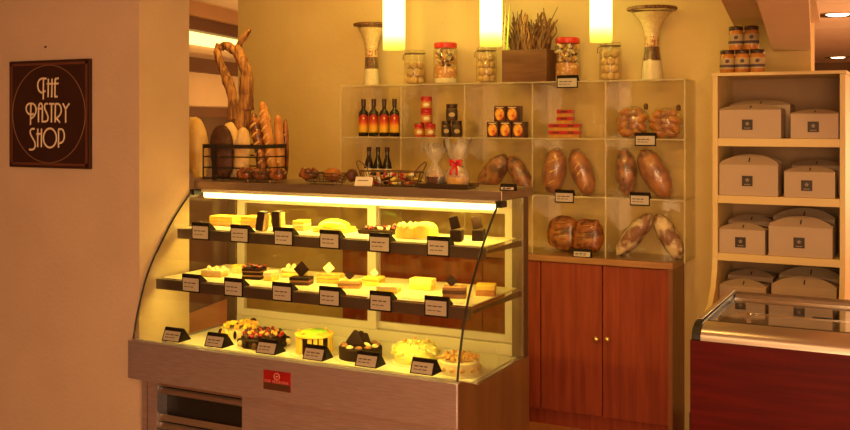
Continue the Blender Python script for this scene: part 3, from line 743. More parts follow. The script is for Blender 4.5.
def baguette(label, base, top, rad, m, group, n=6, smat='score_soft'):
    t = thing('baguette', label, 'bread', base, 0, group)
    b0 = Vector((0, 0, 0)); b1 = Vector(top) - Vector(base); N_ = 30
    pts, rr = [], []
    for i in range(N_ + 1):
        u = i / N_; pts.append(b0.lerp(b1, u) + Vector((.004 * math.sin(u * 3), 0, 0)))
        e = math.sqrt(max(0.0, 1 - (2 * u - 1) ** 6)); rr.append(rad * max(.12, e) * (1 + .06 * math.sin(u * n * 2 * PI)))
    MB().tube(pts, rr, 14).build('crust', m, t, smooth=180)
    d = (b1 - b0).normalized(); sx = Vector((1, 0, 0)); sx = (sx - d * sx.dot(d)).normalized(); fy = d.cross(sx)
    if fy.y > 0: fy = -fy
    for i in range(n):
        u0 = .16 + .74 * i / n
        q = []
        for k in range(6):
            a = R(-60 + 120 * k / 5); c0 = b0.lerp(b1, u0 + .09 * k / 5)
            q.append(c0 + rad * 1.0 * (math.sin(a) * sx + math.cos(a) * fy))
        MB().tube(q, [.001, .0045, .006, .006, .0045, .001], 6).build('score_mark', smat, t, smooth=180)
    return t
GB = 'breads in the black basket'
bx = lambda x, Y: at(x, 150, Y).x
bz = lambda y, x, Y: at(x, y, Y).z
def pxe(x0, x1, y0, y1, Y):
    a, b = at(x0, y0, Y), at(x1, y1, Y); k = mpp((a.x + b.x) / 2, Y)
    return Vector(((a.x + b.x) / 2, Y, (a.z + b.z) / 2)), (x1 - x0) * k / 2, (y1 - y0) * k / 2
c, rx, rz = pxe(184, 209, 117, 178, 3.64)
tag(MB().ell(c, (rx, .05, rz), (0, R(-8), 0), nu=26, nv=16, amp=.08, seed=4, zmin=TP, e=.8).build('bread_loaf', 'crust_pale', smooth=180), 'pale floury loaf standing left of the basket against the wall edge', 'bread', GB)
c, rx, rz = pxe(207, 237, 125, 178, 3.598)
loaf('large dark rye loaf leaning in the left of the basket', c, (rx * .92, .030, rz), (R(-6), R(-10), 0), 'crust_dark', GB, amp=.06, seed=2)
c, rx, rz = pxe(222, 243, 123, 178, 3.652)
loaf('round golden loaf behind the dark rye loaf', c, (rx, .032, rz), (0, R(-8), 0), 'crust_pale', GB, seed=5)
c, rx, rz = pxe(234, 251, 128, 178, 3.605)
loaf('pale crusty loaf between the dark rye loaf and the baguettes', c, (rx, .028, rz), (0, R(3), 0), 'crust_pale', GB, seed=8, scores=3)
def bag(label, b, t, X, *a):
    Yb = onx(b[0], X); Xt = X - .004; Yt = onx(t[0], Xt) if False else Yb + .004
    p = at(t[0], t[1], Yt)
    baguette(label, (X, Yb, TP + .012), tuple(p), *a)
bag('short brown baguette leaning left in the basket', (264, 178), (253, 113), -2.745, .026, 'crust_mottle', GB, 5)
bag('tallest golden baguette with long slashes in the basket', (274, 178), (262, 101), -2.695, .023, 'crust_gold', GB, 7)
bag('smooth golden baguette at the right of the basket', (280, 178), (277.5, 115), -2.695, .022, 'crust_gold', GB, 1, 'crust_pale')
bag('thin dark baguette at the right edge of the basket', (285.5, 178), (285, 119), -2.69, .014, 'crust_red', GB, 3, 'crust_gold')
# driftwood
dw = MB()
DWY = 3.722
def dpt(x, y, dy=0.): p = at(x, y, DWY); return Vector((p.x, DWY + dy, p.z))
base = dpt(241, 178); base.z = TP
dw.bm.free(); dw = MB()
def drift(pts, r0, r1):
    p = smoothline([tuple(v) for v in pts], 2); n = len(p)
    rr = [(r0 + (r1 - r0) * i / (n - 1)) * (1 + .13 * math.sin(i * .9) + .08 * math.sin(i * 2.3)) for i in range(n)]
    dw.tube(p, rr, 12)
drift([base, dpt(241, 150), dpt(243, 120), dpt(246, 95), dpt(247, 76), dpt(243, 62), dpt(238, 54), dpt(230, 47), dpt(223, 44), dpt(221, 50)], .042, .014)
drift([dpt(247, 110), dpt(248, 85), dpt(247, 68), dpt(240, 55), dpt(238, 46), dpt(242, 40), dpt(250, 29)], .030, .010)
drift([dpt(236, 120, -.01), dpt(234, 95, -.01), dpt(228, 78, -.01), dpt(221, 62, -.01), dpt(218, 50, -.01), dpt(220, 44, -.01)], .030, .012)
tag(dw.build('driftwood', 'driftwood', smooth=180), 'tall twisted piece of driftwood rising behind the breads in the basket', 'driftwood')

# wire trays of pastries
def wire_tray(label, cx, cy, rx, ry, h=.046, group='wire pastry trays on the counter'):
    t = thing('wire_tray', label, 'tray', (cx, cy, TP), 0, group)
    el = lambda k, z: [(rx * k * math.cos(a), ry * k * math.sin(a), z) for a in [2 * PI * i / 36 for i in range(36)]]
    MB().tube(el(1., h), .003, 6, closed=True).build('rim', 'wire_brown', t)
    for k, z in ((.94, h - .012), (.87, h - .024)): MB().tube(el(k, z), .002, 6, closed=True).build('ring', 'wire_brown', t)
    MB().lathe([(0, h - .038), (rx * .8, h - .038), (rx * .81, h - .034), (0, h - .034)], 32, sy=ry / rx).build('tray_floor', 'tray_dark', t)
    s = MB()
    for i in range(18):
        a = 2 * PI * i / 18; s.tube([(rx * math.cos(a), ry * math.sin(a), h), (rx * .8 * math.cos(a), ry * .8 * math.sin(a), h - .036)], .0022, 5)
    s.build('spokes', 'wire_brown', t)
    for a in (.7, 2.4, 3.8, 5.5): MB().tube([(rx * .78 * math.cos(a), ry * .78 * math.sin(a), h - .037), (rx * .78 * math.cos(a), ry * .78 * math.sin(a), 0)], .004, 6).build('foot', 'wire_brown', t)
    return t
ty = 3.514
wire_tray('dark wire tray of knotted buns in front of the bread basket', bx(262, ty), ty, .104, .034)
GP = 'pastries on the wire trays'
def knot(label, c, s, m, sq=.8, sd=0):
    t = thing('knotted_bun', label, 'pastry', c, 0, GP)
    MB().ell((0, 0, 0), (s, s * .8, s * sq * .7), nu=16, nv=10, amp=.15, seed=sd, fr=3, zmin=-s * .42).build('crumb', m, t, smooth=180)
    for k in range(3):
        a0 = k * 2 * PI / 3 + sd
        pts = [(s * .8 * math.cos(a0 + u) * (1 - .25 * u), s * .62 * math.sin(a0 + u) * (1 - .25 * u), s * sq * (.12 + .42 * math.sin(u * 1.2))) for u in [i * .25 for i in range(9)]]
        MB().tube(pts, [s * .28 * math.sin(PI * (i + 1) / 10) + .002 for i in range(9)], 8).build('braid', m, t, smooth=180)
    return t
tz = TP + .0124
for px, s, lb in ((246, .045, 'left braided bun on the tray before the basket'), (262, .042, 'middle braided bun on the tray before the basket'), (278, .045, 'right braided bun on the tray before the basket')):
    knot(lb, (bx(px, ty), ty, tz + s * .42), s, 'crust_red', sd=px * .1)
ty2 = 3.54
wire_tray('dark wire tray of glazed pastries in the middle left of the counter', bx(325, ty2), ty2, .118, .045)
knot('ragged dark croissant at the left of the middle tray', (bx(309, ty2), ty2, tz + .024), .048, 'crust_red', .65, 2)
tag(MB().ell((bx(333, ty2), ty2, tz + .028), (.044, .030, .030), nu=20, nv=10, amp=.05, zmin=tz + .0005).build('glazed_roll', 'crust_orange', smooth=180), 'smooth orange glazed roll on the middle tray', 'pastry', GP)
tag(MB().ell((bx(351, ty2) + .005, ty2, tz + .026), (.024, .026, .028), nu=16, nv=10, amp=.12, zmin=tz + .0005).build('dark_bun', 'choc_brown', smooth=180), 'small dark bun at the right end of the middle tray', 'pastry', GP)
# candy basket
cx, cy = bx(391, 3.545), 3.545
cb = thing('candy_basket', 'low wire basket with loop handles full of wrapped sweets', 'basket', (cx, cy, TP))
el = lambda rx, ry, z: [(rx * math.cos(a), ry * math.sin(a), z) for a in [2 * PI * i / 40 for i in range(40)]]
MB().tube(el(.150, .052, .060), .0028, 6, closed=True).build('rim', 'wire_brown', cb)
MB().tube(el(.140, .047, .022), .0022, 6, closed=True).build('ring', 'wire_brown', cb)
MB().lathe([(0, 0), (.125, 0), (.130, .004), (0, .004)], 36, sy=.36).build('basket_floor', 'tray_dark', cb)
s = MB()
for i in range(22):
    a = 2 * PI * i / 22; s.tube([(.150 * math.cos(a),   .052 * math.sin(a), .060), (.128 * math.cos(a), .046 * math.sin(a), .003)], .0016, 5)
s.build('wires', 'wire_brown', cb)
for sx in (-1, 1):
    MB().tube([(sx * (.128 + .03 * math.sin(u)), .035 * math.cos(u),   .060 + .040 * math.sin(u)) for u in [PI * i / 12 for i in range(13)]], .0026, 6).build('handle', 'wire_brown', cb)
rb = random.Random(5)
for i in range(42):
    a = rb.uniform(0, 2 * PI); r = math.sqrt(rb.random()); x = cx + .105 * r * math.cos(a); y = cy + .034 * r * math.sin(a)
    z = TP + .014 + (i // 14) * .017
    if i % 3:
        o = MB().ell((0, 0, 0), (.014, .008, .007), nu=8, nv=6)
    else:
        o = MB().tube([(-.024, 0, 0), (-.014, 0, 0), (-.012, 0, 0), (.012, 0, 0), (.014, 0, 0), (.024, 0, 0)], [.006, .002, .006, .006, .002, .006], 7)
    c_ = ['tin_red', 'choc', 'wrap_orange', 'wrap_white', 'choc_brown', 'tin_red', 'cream_yellow'][i % 7]
    o = o.build('wrapped_sweet', c_, smooth=60, loc=(x, y, z)); o.rotation_euler = (rb.uniform(-.4, .4), rb.uniform(-.4, .4), a * 2)
    lb = {'tin_red': 'small red wrapped sweet in the wire basket', 'choc': 'dark chocolate sweet in the wire basket', 'wrap_orange': 'orange wrapped sweet in the wire basket', 'wrap_white': 'white wrapped sweet in the wire basket', 'choc_brown': 'brown sweet in the wire basket', 'cream_yellow': 'pale yellow sweet in the wire basket'}[c_]
    tag(o, lb, 'sweet', 'sweets in the wire basket')
# leaning white card
wc = thing('leaning_card', 'white card leaning against the basket of sweets', 'card', (bx(363, 3.488), 3.488, TP), R(4))
mt = Euler((R(-24), 0, 0)).to_matrix().to_4x4()
MB().box(-.040, .040, -.001, .001, 0, .040, mt=mt).build('paper', 'wrap_white', wc)
MB().box(-.028, .020, -.0016, -.0011, .022, .025, mt=mt).build('print', 'ink', wc)
# flat tray with gift bags
gt = thing('serving_tray', 'flat dark serving tray under the cellophane gift bags', 'tray', (bx(447, 3.535), 3.535, TP))
MB().box(-.105, .105, -.045, .045, 0, .004).build('tray_floor', 'tray_dark', gt, bevel=.001)
b = MB()
b.prism([(-.049, .003), (-.045, .003), (-.058, .020), (-.062, .020)], 'x', -.115, .115); b.prism([(.045, .003), (.049, .003), (.062, .020), (.058, .020)], 'x', -.115, .115)
b.build('tray_side', 'tray_dark', gt)
def gift(label, cx, w, h, bow, mfill, seed):
    t = thing('gift_bag', label, 'gift bag', (cx, 3.535, TP + .0042), 0, 'cellophane gift bags on the flat tray')
    MB().lathe([(0, 0), (w * .46, 0), (w * .56, .040), (w * .50, .040), (w * .42, .004), (0, .004)], 20, sy=.7).build('basket', mfill, t, smooth=40)
    for i in range(6):
        a = i * 1.05
        MB().ell((0, 0, 0), (w * .17, w * .13, w * .15), (0, 0, a), nu=10, nv=7, amp=.1, seed=i).build('biscuit', ['cookie', 'pastry', 'crust_gold'][i % 3], t, smooth=180, loc=(w * .24 * math.cos(a), w * .16 * math.sin(a), .040))
    n = 36; prof = [(.50, .0), (.60, .042), (.50, .065), (.20, .088), (.16, .096), (.42, .125), (.62, h)]
    bm = MB(); rings = []
    rnd = random.Random(seed)
    ph = [rnd.uniform(0, 6) for _ in range(3)]
    for j, (r, z) in enumerate(prof):
        am = .02 + .10 * (j / 6) ** 1.5
        rings.append([bm.bm.verts.new((w * r * (1 + am * math.sin(7 * 2 * PI * i / n + ph[0]) + am * .6 * math.sin(11 * 2 * PI * i / n + ph[1])) * math.cos(2 * PI * i / n),
                                       .62 * w * r * (1 + am * math.sin(7 * 2 * PI * i / n + ph[0])) * math.sin(2 * PI * i / n), z + (.016 * math.sin(5 * 2 * PI * i / n + ph[2]) if j == 6 else 0))) for i in range(n)])
    for a, b_ in zip(rings, rings[1:]):
        for i in range(n): bm.bm.faces.new((a[i], a[(i + 1) % n], b_[(i + 1) % n], b_[i]))
    o = bm.build('cellophane', 'cellophane_crisp', t, smooth=50)
    sd_ = o.modifiers.new('thickness', 'SOLIDIFY'); sd_.thickness = .0006
    if bow:
        rb_ = MB().lathe([(w * .17, 0), (w * .20, .004), (w * .17, .010)], 16, sy=.7, c=(0, 0, .086)).build('ribbon', 'ribbon', t, smooth=60)
        for sx in (-1, 1):
            MB().tube([(0.0, -w * .14, .092), (sx * .010, -w * .16, .105), (sx * .022, -w * .15, .106), (sx * .020, -w * .15, .090), (0, -w * .145, .088)], [.003, .007, .009, .007, .003], 8, flat=.5).build('bow_loop', 'ribbon', rb_, smooth=180)
            MB().tube([(0, -w * .15, .09), (sx * .010, -w * .26, .07), (sx * .014, -w * .38, .05)], [.004, .007, .006], 8, flat=.35).build('bow_tail', 'ribbon', rb_, smooth=180)
    return t
gift('cellophane bag of biscuits without a bow, left on the flat tray', bx(435, 3.535), .072, .165, False, 'choc_brown', 1)
gift('cellophane bag with a red bow, right on the flat tray', bx(457, 3.535), .092, .185, True, 'pastry', 2)
card_thing((bx(507, 3.50) , 3.50, TP), 'small black tent card at the right end of the counter top', 'single cards on the counter', w=.062, h=.026, depth=.03, lean=.35, style='tent')

#@RACK
# ------------------------------------------------------------------ cupboard under the rack
CY = 4.607; CH = .843
cu = thing('low_cupboard', 'low reddish wood cupboard with two doors under the clear rack', 'cupboard', (-2.9, CY, 0))
cul = lambda mb: mb.bm.transform(Matrix.Translation((2.9, -CY, 0)))
def upart(mb, name, m, parent=cu, **k): cul(mb); return mb.build(name, m, parent, **k)
CXR = -1.062
upart(MB().box(-2.90, CXR, CY - .012, YW - .003, CH - .030, CH), 'top', 'cupboard_top', bevel=.003)
upart(MB().box(-2.88, CXR - .025, CY + .022, YW - .003, .075, CH - .0305), 'carcass', 'cupboard_wood')
upart(MB().box(CXR - .0245, CXR - .004, CY + .002, YW - .003, 0.0, CH - .0305), 'side_panel', 'cupboard_side')
upart(MB().box(-2.88, CXR - .025, CY + .03, CY + .06, 0, .0745), 'toe_kick', 'cupboard_wood')
xs = [at(540.5, 340, CY).x, at(602.3, 340, CY).x, at(669, 340, CY).x]
def door(xa, xb, knob, kx):
    d = upart(MB().box(xa, xb, CY + .003, CY + .0215, .08, CH - .034), 'door', 'cupboard_wood', bevel=.002)
    fr = MB(); w = .012
    if knob:
        p = at(kx, 339, CY)
        k = MB().lathe([(0, 0), (.006, 0), (.006, .010), (.012, .014), (.013, .020), (.008, .025), (0, .026)], 14, mt=Matrix.Translation((p.x, CY + .003, p.z)) @ Euler((PI / 2, 0, 0)).to_matrix().to_4x4() @ Matrix.Diagonal((1, 1, 1, 1)))
        upart(k, 'knob', 'knob_brass', d, smooth=50)
    return d
wdt = xs[1] - xs[0]
door(xs[0] + .003, xs[1] - .003, True, 597); door(xs[1] + .003, xs[2], True, 608)
door(xs[0] - wdt + .003, xs[0] - .003, False, 0); door(xs[0] - 2 * wdt + .003, xs[0] - wdt - .003, False, 0)
# ------------------------------------------------------------------ clear rack
RZ = [CH + .0005, 1.132, 1.415, 1.695]
RX = [-2.886, -2.511, -2.137, -1.765, -1.390, -1.013]
RY0, RY1 = 4.622, 4.846
rk = thing('display_rack', 'clear acrylic cube rack with three rows of five compartments', 'rack', (RX[0], RY0, RZ[0]))
rkl = lambda mb: mb.bm.transform(Matrix.Translation((-RX[0], -RY0, -RZ[0])))
def rpart(mb, name, m, parent=rk, **k): rkl(mb); return mb.build(name, m, parent, **k)
TK = .006
for z in RZ: rpart(MB().box(RX[0] - TK / 2, RX[-1] + TK / 2, RY0, RY1, z, z + TK), 'shelf_board', 'acrylic')
for x in RX:
    for za, zb in zip(RZ, RZ[1:]): rpart(MB().box(x - TK / 2, x + TK / 2, RY0, RY1, za + TK + .0003, zb - .0003), 'divider', 'acrylic')
for za, zb in zip(RZ, RZ[1:]): rpart(MB().box(RX[0] + .004, RX[-1] - .004, RY1 + .0005, RY1 + .005, za + .0, zb - .0005), 'back_panel', 'acrylic')
F3, F2, F1, F0 = [z + TK + .0004 for z in RZ]       # floors from bottom to top
for x in RX: rpart(MB().box(x - .0034, x + .0034, RY0 - .0018, RY0 - .0002, RZ[0] + .0003, RZ[3] + TK), 'edge', 'acrylic_edge')
for z in RZ[1:]:
    for xa, xb in zip(RX, RX[1:]): rpart(MB().box(xa + .0036, xb - .0036, RY0 - .0018, RY0 - .0002, z, z + TK), 'edge', 'acrylic_edge')
# bottles
def bottle(label, loc, r, h, group, big=True):
    t = thing('bottle', label, 'bottle', loc, 0, group)
    if big:
        MB().lathe([(0, 0), (r * .95, 0), (r, .004), (r, h * .60), (r * .92, h * .655), (r * .5, h * .71), (r * .40, h * .74), (r * .38, h * .955), (0, h * .955)], 20).build('glass_body', 'bottle_glass', t, smooth=35)
        MB().lathe([(r * .39, h * .80), (r * .46, h * .80), (r * .46, h), (0, h)], 16).build('cap', 'lid_dark', t, smooth=35)
        lb = MB(); n = 14
        pts = [(-.92, .10), (.92, .10), (.92, .50), (.80, .545), (.5, .57), (0, .58), (-.5, .57), (-.80, .545), (-.92, .50)]
        # label wraps the camera side of the body
        rows = 12; cols = 16; grid = []
        for j in range(rows + 1):
            row = []
            z = h * (.10 + .485 * j / rows)
            for i in range(cols + 1):
                a = facing(loc[0], loc[1]) + R(-68 + 136 * i / cols)
                row.append(lb.bm.verts.new(((r + .0006) * math.cos(a), (r + .0006) * math.sin(a), z)))
            grid.append(row)
        for j in range(rows):
            for i in range(cols):
                u = abs((i + .5) / cols * 2 - 1)
                if j == rows - 1 and u > .55: continue
                if j == rows - 2 and u > .85: continue
                lb.bm.faces.new((grid[j][i], grid[j][i + 1], grid[j + 1][i + 1], grid[j + 1][i]))
        o = lb.build('label', 'label_sunset', t, smooth=180)
        sd = o.modifiers.new('thickness', 'SOLIDIFY'); sd.thickness = .0004; sd.offset = 1
        a = facing(loc[0], loc[1])
        MB().ell((0, 0, 0), (.005, .0012, .007), (0, 0, a + PI / 2), nu=10, nv=6).build('label_sun', 'label_sun', t, loc=((r + .001) * math.cos(a), (r + .001) * math.sin(a), h * .485))
    else:
        MB().lathe([(0, 0), (r * .95, 0), (r, .004), (r, h * .52), (r * .85, h * .62), (r * .45, h * .76), (r * .40, h * .80), (r * .38, h), (0, h)], 18).build('glass_body', 'bottle_glass', t, smooth=35)
        MB().lathe([(r * .40, h * .9), (r * .47, h * .9), (r * .47, h * 1.01), (0, h * 1.01)], 14).build('cap', 'lid_dark', t, smooth=35)
        MB().lathe([(r + .0008, h * .12), (r + .0008, h * .48)], 18).build('label', 'tin_cream', t, smooth=180)
    return t
for i, px in enumerate((363.5, 373.7, 384.2, 394.5)):
    p = at(px, 120, 4.70); s_ = mpp(p.x, 4.70)
    bottle('dark bottle with an orange sunset label, %s of the four on the upper shelf' % ['leftmost', 'second', 'third', 'rightmost'][i], (p.x, 4.70, F1), s_ * 5.0, .205, 'sunset label bottles')
for i, px in enumerate((369, 378, 387.2)):
    p = at(px, 160, 4.70); s_ = mpp(p.x, 4.70)
    bottle('small dark bottle in the left middle compartment, %s of three' % ['left', 'middle', 'right'][i], (p.x, 4.70, F2), s_ * 4.9, .222, 'small dark bottles', False)
# stacked jars
def smalljar(label, loc, r, h, body, lid, lab, labc, group, name='jar', spot=None, rz=0.):
    t = thing(name, label, 'jar', loc, rz, group)
    MB().lathe([(0, 0), (r * .94, 0), (r, .003), (r, h * .70), (r * .9, h * .755), (0, h * .755)], 20).build('jar_body', body, t, smooth=40)
    MB().lathe([(0, h * .757), (r * .95, h * .757), (r * .98, h * .78), (r * .98, h * .985), (r * .94, h), (0, h)], 20).build('lid', lid, t, smooth=40)
    l = MB().lathe([(r + .0006, h * .12), (r + .0006, h * .60)], 20).build('label', lab, t, smooth=180)
    if spot:
        a = facing(loc[0], loc[1])
        MB().ell((0, 0, 0), (r * .55, .0012, h * .14), (0, 0, a + PI / 2), nu=10, nv=6).build('label_mark', spot, l, loc=((r + .001) * math.cos(a), (r + .001) * math.sin(a), h * .36))
    return t
GJ = 'red lidded jar stack'
def Xp(px, Y, y=120): return at(px, y, Y).x
YJ = 4.70
s_ = mpp(Xp(425, YJ), YJ)
hj = .077
for px, lb, z, r, h in ((419.4, 'red lidded jar at the bottom left of the tall red stack', F1, 5.25, .070), (430.4, 'red lidded jar at the bottom right of the tall red stack', F1, 5.25, .070), (426.4, 'red lidded jar in the middle of the tall red stack', F1 + .0704, 5.9, .074), (426.4, 'red lidded jar on top of the tall red stack', F1 + .1448, 5.9, .070)):
    smalljar(lb, (Xp(px, YJ), YJ, z), s_ * r, h, 'tin_red', 'tin_red', 'tin_gold', None, GJ, spot='tin_cream')
s_ = mpp(Xp(452, YJ), YJ)
for px, lb, z, r, h in ((446.4, 'dark jar at the bottom left of the three dark jars', F1, 5.0, .085), (457.0, 'dark jar at the bottom right of the three dark jars', F1, 5.3, .085), (451.8, 'dark jar on top of the three dark jars', F1 + .0854, 5.8, .088)):
    smalljar(lb, (Xp(px, YJ), YJ, z), s_ * r, h, 'jar_dark', 'lid_dark', 'jar_label_dark', None, 'dark jar stack', spot='jam_label')
# fruit picture boxes
def fbox(label, x, z, w, d, h, flip):
    t = thing('carton', label, 'box', (x, 4.70, z), 0, 'cartons with a fruit picture')
    MB().box(-w / 2, w / 2, -d / 2, d / 2, 0, h).build('carton_body', 'box_dark', t, bevel=.0015)
    f = MB().ell((0, -d / 2 - .0005, h * .47), (w * .41, .0009, h * .40), nu=18, nv=10); f.build('fruit_picture', 'fruit_orange', t, smooth=180)
    MB().box(-w * .34, w * .34, -d / 2 - .0010, -d / 2 - .0001, h * .88, h * .93).build('title_line', 'tin_cream', t)
s_ = mpp(Xp(505, 4.7), 4.7); w_ = s_ * 11.7 / ct * .92
for px, lb in ((492.3, 'dark carton with an orange fruit picture, bottom left of the pyramid'), (505, 'dark carton with an orange fruit picture, bottom centre of the pyramid'), (517.8, 'dark carton with an orange fruit picture, bottom right of the pyramid')):
    fbox(lb, Xp(px, 4.665), F1, w_, .068, .080, 0)
for px, lb in ((499.5, 'dark carton with an orange fruit picture, top left of the pyramid'), (512, 'dark carton with an orange fruit picture, top right of the pyramid')):
    fbox(lb, Xp(px, 4.665), F1 + .0804, w_, .068, .080, 0)
# flat red tins
def tin(label, x, z, w, d, h):
    t = thing('flat_tin', label, 'tin', (x, 4.68, z), 0, 'flat red and gold tins')
    MB().box(-w / 2, w / 2, -d / 2, d / 2, 0, h * .48).build('tin_base', 'tin_gold', t, bevel=.001)
    MB().box(-w / 2 - .001, w / 2 + .001, -d / 2 - .001, d / 2 + .001, h * .482, h).build('tin_lid', 'tin_red', t, bevel=.001)
    MB().box(-w * .25, w * .2, -d / 2 - .0018, -d / 2 - .0011, h * .62, h * .85).build('emblem', 'box_dark', t)
w_ = mpp(Xp(565, 4.68), 4.68) * 15 / ct * .93; ht = .0345
for px, k, lb in ((556.5, 0, 'red and gold flat tin, bottom left of the small pile'), (571.5, 0, 'red and gold flat tin, bottom right of the small pile'), (556.5, 1, 'red and gold flat tin, second row left of the small pile'), (571.5, 1, 'red and gold flat tin, second row right of the small pile'), (564.5, 2, 'red and gold flat tin, third level of the small pile'), (564.5, 3, 'red and gold flat tin on top of the small pile')):
    tin(lb, Xp(px, 4.66), F1 + k * (ht + .0003), w_, .05, ht)
# bagged rolls
rb = random.Random(21)
def rollbag(label, px, rad, side):
    x = Xp(px, 4.72); c = Vector((x, 4.735, F1 + rad * 1.0))
    pack = thing('bread_bag', label, 'bag', (x, 4.735, F1), 0, 'clear bags of rolls')
    b = MB().ell((0, 0, rad * 1.0), (rad * 1.10, .060, rad * 1.0), nu=30, nv=18, amp=.05, fr=4, seed=px, zmin=.0); o = b.build('film', 'cellophane', pack, smooth=60)
    MB().lathe([(0, 0), (.010, 0), (.012, .02), (.006, .03), (0, .03)], 10).build('twist_tie', 'wire_brown', pack, loc=(rad * .8, 0, rad * 1.80))
    k = 0
    for j, zz in enumerate((.32, .74, 1.16, 1.58)):
        half = math.sqrt(max(0, 1 - (zz - 1) ** 2)) * rad * .92
        n = max(2, int(half * 2 / .040))
        for i in range(n):
            xx = -half + (2 * half) * (i + .5) / n
            o = MB().ell((0, 0, 0), (.034, .021, .0215), nu=12, nv=8, amp=.08, seed=i + j).build('bread_roll', 'roll_gold', smooth=180, loc=(x + xx, 4.706 + rb.uniform(-.006, .006) + (i % 2) * .022, F1 + zz * rad + .002))
            o.rotation_euler = (rb.uniform(-.5, .5), rb.uniform(-.9, .9) if j else rb.uniform(-.2, .2), rb.uniform(-.5, .5))
            tag(o, 'small golden bread roll inside the %s clear bag on the top right shelf' % side, 'bread roll', 'rolls in the %s bag' % side)
rollbag('left clear bag of golden rolls in the top right compartment', 632.5, .077, 'left')
rollbag('right clear bag of golden rolls in the top right compartment', 665.5, .073, 'right')
# big loaves leaning in the rack
GL = 'wrapped loaves in the rack'
def rackloaf(label, px, y0, y1, pw, lean, m, floor, seed, scores, smat='score_soft', Y=4.72, amp=.17, dp=.045, pack=True):
    p = at(px, (y0 + y1) / 2, Y); k = mpp(p.x, Y)
    hh = (y1 - y0) * k / 2; hw = pw * k / 2
    a = R(lean); hz = math.sqrt((hh * 1.0) ** 2); c = (p.x, Y, floor + hh + .002)
    L0 = hh / max(.3, math.cos(a)) * .97
    t = loaf(label, c, (hw, dp, L0 * .98), (0, a, 0), m, GL, amp=amp, seed=seed, scores=scores, smat=smat, zmin=floor + .001, e=.95)
    MB().ell((0, 0, 0), (hw * 1.08, dp * 1.12, L0 * 1.03), (0, a, 0), nu=32, nv=22, amp=.08, fr=5, seed=seed + .5, e=.95, zmin=floor + .0004 - c[2]).build('wrapping', 'cellophane', t, smooth=60)
    return t
rackloaf('dark glazed loaf leaning right, left one in the second row third compartment', 493, 154, 190, 21, 38, 'crust_mottle', F2, 3, 0, Y=4.725)
rackloaf('dark glazed loaf leaning left, right one in the second row third compartment', 520, 155, 190, 18, -32, 'crust_mottle', F2, 5, 0, Y=4.73)
rackloaf('upright slashed golden loaf, left one in the second row fourth compartment', 554.5, 148, 193, 23, 8, 'crust_orange', F2, 7, 3, Y=4.71)
rackloaf('slashed golden loaf leaning left, right one in the second row fourth compartment', 582, 148, 193, 21, -20, 'crust_orange', F2, 9, 5, Y=4.715)
rackloaf('upright glossy brown loaf, left one in the second row right compartment', 626, 149, 197, 20, -3, 'crust_mottle', F2, 11, 0, Y=4.71)
rackloaf('glossy brown loaf leaning left, right one in the second row right compartment', 655, 151, 198, 25, -28, 'crust_orange', F2, 13, 0, Y=4.715)
def roundloaf(label, px, pw, y0, y1, m, seed):
    p = at(px, 235, 4.71); k = mpp(p.x, 4.71); hh = (y1 - y0) * k / 2
    t = loaf(label, (p.x, 4.775 if seed == 3 else 4.70, F3 + hh), (pw * k / 2, .034, hh), (R(-6), 0, 0), m, GL, amp=.12, seed=seed, zmin=F3 + .0005)
    for i in range(5):
        a0 = -.9 + .45 * i
        pts = [((pw * k / 2) * .85 * u, -.034 * math.sqrt(max(.02, 1 - u * u - (a0 * .7) ** 2)) - .002, hh * (a0 * .7 + .12 * u)) for u in [v / 5 - .6 for v in range(7)]]
        MB().tube(pts, [.001, .004, .005, .005, .005, .004, .001], 6).build('crust_ridge', 'crust_orange', t, smooth=180)
roundloaf('round dark crusty loaf, left one of the bottom fourth compartment', 559, 34, 217.5, 252, 'crust_mottle', 3)
roundloaf('round dark crusty loaf, right one of the bottom fourth compartment', 588, 33, 217.5, 252, 'crust_red', 4)
rackloaf('flour dusted loaf leaning right in the bottom right compartment', 634, 212, 254, 18, 40, 'flour', F3, 15, 0, Y=4.715)
rackloaf('flour dusted loaf leaning left in the bottom right compartment', 669, 214, 257, 19, -30, 'flour', F3, 17, 0, Y=4.715)
# cards on the rack
for (x0, x1, y0, y1, lb, zf) in ((557, 578, 77, 90, 'black framed card clipped to the top edge of the rack', RZ[3]), (635, 656, 135, 148, 'black framed card in front of the bags of rolls', RZ[2]), (555, 574, 193, 206, 'black framed card under the two slashed golden loaves', RZ[1]), (630, 650, 195, 208, 'black framed card under the two glossy brown loaves', RZ[1])):
    p = at((x0 + x1) / 2, (y0 + y1) / 2, RY0); w_ = abs(at(x1, y0, RY0).x - at(x0, y0, RY0).x)
    card_thing((p.x, RY0 - .0006, zf + TK + .0002), lb, 'cards on the clear rack', w=w_, h=.064, depth=.025)
p = on(580.5, 258, CH)
card_thing((p.x, CY - .006, CH + .0004), 'black tent card on the cupboard edge before the round loaves', 'cards on the clear rack', w=.092, h=.040, depth=.02, lean=.2, style='tent')

